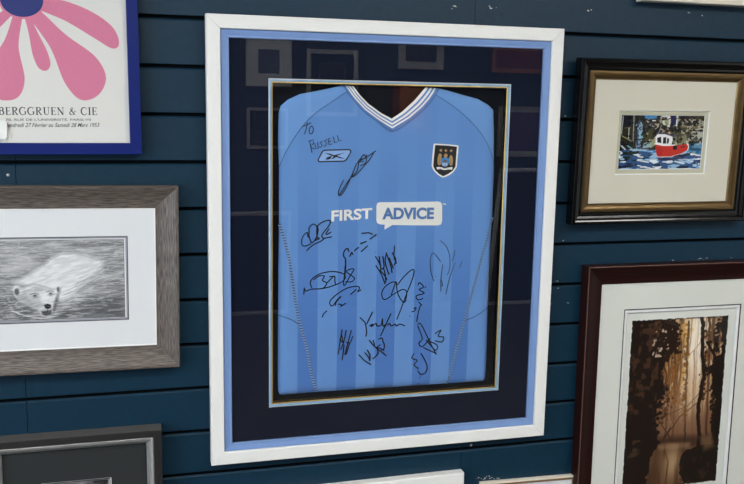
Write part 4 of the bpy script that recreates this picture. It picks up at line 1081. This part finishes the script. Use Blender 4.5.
tg = thing('price_tag', 'small blank white card tag stuck on the pink flower poster glass', 'tag', (-.3140, -.0216, -.2535 + EYE))
bm = bmesh.new(); box(bm, -.0205, .0205, -.0022, 0, 0, .0370)
bmesh.ops.recalc_face_normals(bm, faces=bm.faces)
ve = [e for e in bm.edges if abs(e.verts[0].co.y - e.verts[1].co.y) > .001]
bmesh.ops.bevel(bm, geom=ve, offset=.0035, segments=4, affect='EDGES')
obj('card', bm, M['tag_card'], tg)

# ------------------------------------------------------------------ black frame with silver slip, lower left
t = thing('framed_print', 'deep black wooden frame with silver inner slip and charcoal mount, at bottom left', 'framed picture', (-.0092 - .179, -.0015, -.8747 - .46 + EYE))
W_, H_ = .358, .46; hw = W_ / 2
obj('frame', moulding(W_, H_, [(0, 0), (0, -.0395), (.0010, -.0400), (.0150, -.0400), (.0160, -.0385), (.0160, -.020)], [1]), [M['black_wood'], mat('grey_black_side', (84, 82, 80), .6, bump=.3, bscale=1.0, stretch=(25, 500), vary=.25)], t)  # outer sides of the rails are a paler grey than the face
obj('slip', moulding(W_, H_, [(.0161, -.012), (.0161, -.0345), (.019, -.0365), (.024, -.0350), (.028, -.0310), (.0315, -.0270), (.0325, -.0250), (.0325, -.018)]), M['silver'], t, label='silver inner slip')
obj('mount', ring(-hw + .03, hw - .03, .03, H_ - .03, -hw + .1078, hw - .1078, .11, H_ - .106, -.0200, .0018, .0018), [M['mount_dark'], M['bevel_white']], t)
obj('inner_mount', ring(-hw + .1, hw - .1, .1, H_ - .1, -hw + .112, hw - .112, .1142, H_ - .1102, -.0178, .0015, .0012), [M['bevel_black'], M['bevel_white']], t)
c = Canvas(120, 200, (120, 120, 122)); n = c.noise(5, 8, 3, 4); c.mix((40, 40, 42), np.clip((n - .45) * 4, 0, 1)); c.mix((210, 210, 210), np.clip((.42 - n) * 4, 0, 1))
c.sheet(-hw + .110, hw - .110, .112, H_ - .109, -.0155, 'print', t)
obj('backing_board', panel(-hw + .01, hw - .01, .01, H_ - .01, -.014, .006), M['mount_dark'], t)
pane(t, W_, H_, .0326, -.0240)

# ------------------------------------------------------------------ boat painting, black and gold frame leaning forward at the top
W_, H_ = .486, .393; hw = W_ / 2
t = thing('framed_painting', 'black gloss and antique gold frame around a small painting of a red boat', 'framed picture', (.9535 + hw, -.0015, -.4480 + EYE), (.040, -.004, 0))
pf = [(0, 0), (0, -.0285), (.0010, -.0302), (.0030, -.0312), (.0075, -.0314), (.0105, -.0300), (.0125, -.0262), (.0150, -.0240), (.0195, -.0222), (.0240, -.0222), (.0272, -.0200), (.0285, -.0175), (.0285, -.010)]
obj('frame', moulding(W_, H_, pf), M['black_gloss'], t)
obj('slip', moulding(W_, H_, [(.0286, -.010), (.0286, -.0180)] + arc_prof(.0292, -.0192, .0462, -.0142, .0024, 8) + [(.0476, -.0150), (.0490, -.0130), (.0490, -.009)]), M['gold'], t, label='antique gold inner slip')
obj('mount', ring(-hw + .045, hw - .045, .045, H_ - .045, -hw + .117, hw - .117, .1180, H_ - .1205, -.0118, .0034, .0022), [M['mount_cream'], M['bevel_white']], t)
obj('inner_mount', ring(-hw + .11, hw - .11, .11, H_ - .112, -hw + .1265, hw - .1285, .1305, H_ - .1308, -.0085, .0010, .0008), [M['bevel_olive'], M['bevel_white']], t)
harbour().sheet(-hw + .127, hw - .129, .1310, H_ - .1313, -.0068, 'print', t, 'painting of a red boat on blue water by a dark quay')
obj('backing_board', panel(-hw + .01, hw - .01, .01, H_ - .01, -.0060, .004), M['mount_dark'], t)
pane(t, W_, H_, .0491, -.0140)

# ------------------------------------------------------------------ forest picture, dark brown frame
W_, H_ = .5748, .762; hw = W_ / 2
t = thing('framed_photograph', 'dark brown wooden frame with a sepia picture of a misty wood and pool', 'framed picture', (1.0022 + hw, -.0015, -.5525 - H_ + EYE), (0, .001, 0))
obj('frame', moulding(W_, H_, [(0, 0), (0, -.0330), (.0008, -.0345), (.0022, -.0352), (.0036, -.0345), (.0044, -.0335), (.0062, -.0330)] + [(.0062 + .0410 * k / 6, -.0330 + .0150 * math.sin(k / 6 * PI / 2) ** 1.2) for k in range(1, 7)] + [(.0480, -.0180), (.0488, -.0165), (.0488, -.010)], [0, 0, 1, 1]), [M['brown_wood'], M['ridge_highlight']], t)
lx = lambda x: x - 1.0022 - hw
lz = lambda z: z + .5525 + H_
obj('mount', ring(-hw + .043, hw - .043, .043, H_ - .043, lx(1.1195), lx(1.4605), lz(-1.200), lz(-.6690), -.0145, .0016, .0014), [M['mount_pale'], M['bevel_black']], t)
obj('inner_mount', ring(-hw + .1, hw - .1, .08, H_ - .1, lx(1.1275), lx(1.4525), lz(-1.192), lz(-.6770), -.0125, .0022, .0032), [M['bevel_white'], M['mount_white']], t)
mount_line(t, lx(1.1185), lx(1.4615), lz(-1.2010), lz(-.6680), .0024, -.0147, M['bevel_black'])
forest().sheet(lx(1.1462), lx(1.4305), lz(-1.1535), lz(-.6985), -.0086, 'print', t, 'sepia print of tall trees in mist above a pool')
obj('backing_sheet', panel(-hw + .02, hw - .02, .02, H_ - .02, -.0082, .005), M['mount_pale'], t)
pane(t, W_, H_, .0489, -.0170)

# ------------------------------------------------------------------ frames only partly in view
def simple_frame(name, label, cx, ztop, w, h, d, rail, mfr, mmount, inset, mprint, group=None, y=-.0015, extra=None, rot=(0, 0, 0)):
    t = thing(name, label, 'framed picture', (cx, y, ztop - h + EYE), rot, group)
    obj('frame', moulding(w, h, [(0, 0), (0, -d + .002), (.002, -d), (rail - .002, -d), (rail, -d + .002), (rail, -d * .4)]), mfr, t)
    obj('mount', ring(-w / 2 + rail - .003, w / 2 - rail + .003, rail - .003, h - rail + .003, -w / 2 + rail + inset, w / 2 - rail - inset, rail + inset, h - rail - inset, -d * .55, .0015, .001), [mmount, M['bevel_white']], t)
    obj('print', panel(-w / 2 + rail, w / 2 - rail, rail, h - rail, -d * .55 + .0016, .002), mprint, t)
    pane(t, w, h, rail + .0002, -d * .78)
    return t
simple_frame('framed_print', 'white wooden frame below the football shirt, only its top edge showing', .7053 - .30, -1.0535, .60, .46, .024, .032, M['white_wood'], M['mount_white'], .06, M['stamp'], rot=(0, -.008, 0))
t = thing('framed_print', 'cream frame with a brown worn line, its top edge beside the sepia wood picture', 'framed picture', (.8735, -.0015, -1.4910 + EYE), (0, .019, 0))
obj('frame', moulding(.26, .40, [(0, 0), (0, -.0120), (.0008, -.0130), (.0040, -.0130), (.0040, -.004)]), M['cream_wood'], t)
obj('worn_band', moulding(.26, .40, [(.0041, -.004), (.0041, -.0118), (.0060, -.0128), (.0085, -.0128), (.0098, -.0115), (.0098, -.004)]), M['rope_brown'], t, label='worn brown band along the frame')
obj('mount', ring(-.121, .121, .009, .391, -.06, .06, .07, .33, -.0085, .0015, .001), [M['mount_white'], M['bevel_white']], t)
obj('print', panel(-.10, .10, .04, .36, -.0068, .003), M['stamp'], t)
pane(t, .26, .40, .0099, -.0112)
simple_frame('framed_print', 'cream frame above the red boat painting, only its lower edge showing', 1.1108 + .26, .0797 + .40, .52, .40, .030, .030, M['cream_wood'], M['mount_white'], .05, M['stamp'])

# ------------------------------------------------------------------ far wall across the shop: seen only as reflections in the glass
FY = YF + .0015
def far_frame(label, x0, x1, z0, z1, mfr, mmount, inset, mprint, rail=.02):
    z0, z1 = z0 - .10, z1 - .10                # the shirt frame leans, so its glass looks a little lower on the far wall
    w, h = x1 - x0, z1 - z0
    t = simple_frame('framed_picture', label, (x0 + x1) / 2, z1, w, h, .03, rail, mfr, mmount, inset, mprint, None, FY, None, (0, 0, PI))
    return t
t = far_frame('dark framed stamp picture on the far wall, reflected above the shirt sleeve at left', .662, 1.041, -.042, .352, M['dark_frame'], M['mount_pale'], .085, M['stamp'], .03)
far_frame('grey framed picture on the far wall, reflected left of the shirt collar', 1.114, 1.479, -.21, .249, M['grey_frame'], M['mount_dark'], .06, M['dark_frame'], .03)
far_frame('small pale framed picture on the far wall, reflected above the shirt collar', 1.778, 2.113, .133, .42, M['grey_frame'], M['grey_frame'], .02, M['dark_frame'], .03)
far_frame('maroon picture on the far wall, reflected in the shirt collar', 1.743, 2.027, -.33, .05, M['maroon'], M['maroon'], .03, M['orange'], .02)
far_frame('purple picture with pale mount on the far wall, reflected right of the shirt', 2.566, 3.103, -.492, -.121, M['grey_frame'], M['mount_pale'], .02, M['purple'], .02)
far_frame('grey framed picture on the far wall, reflected beside the left sleeve', .699, .985, -.439, -.158, M['grey_frame'], M['mount_dark'], .03, M['dark_frame'], .02)
far_frame('orange poster on the far wall, reflected at the top right of the mount', 2.471, 3.0, .105, .34, M['dark_frame'], M['orange'], .03, M['maroon'], .02)
def leaning(label, x, w, h, m1, m2, lean):
    t = thing('leaning_picture', label, 'framed picture', (x, YF + h * math.sin(lean) + .004, 0.004), (lean, 0, PI), 'pictures leaning on the far wall')
    obj('frame', moulding(w, h, [(0, 0), (0, -.02), (.002, -.022), (.022, -.022), (.024, -.02), (.024, -.008)]), m1, t)
    obj('print', panel(-w / 2 + .02, w / 2 - .02, .02, h - .02, -.010, .004), m2, t)
leaning('white framed dark picture leaning against the far wall, reflected low at left', .72, .5, .75, M['grey_frame'], M['dark_frame'], .16)
leaning('tall white framed dark picture leaning against the far wall, reflected low at right', 2.75, .6, 1.05, M['white_wood'], M['dark_frame'], .16)

print('script done', len(bpy.data.objects))
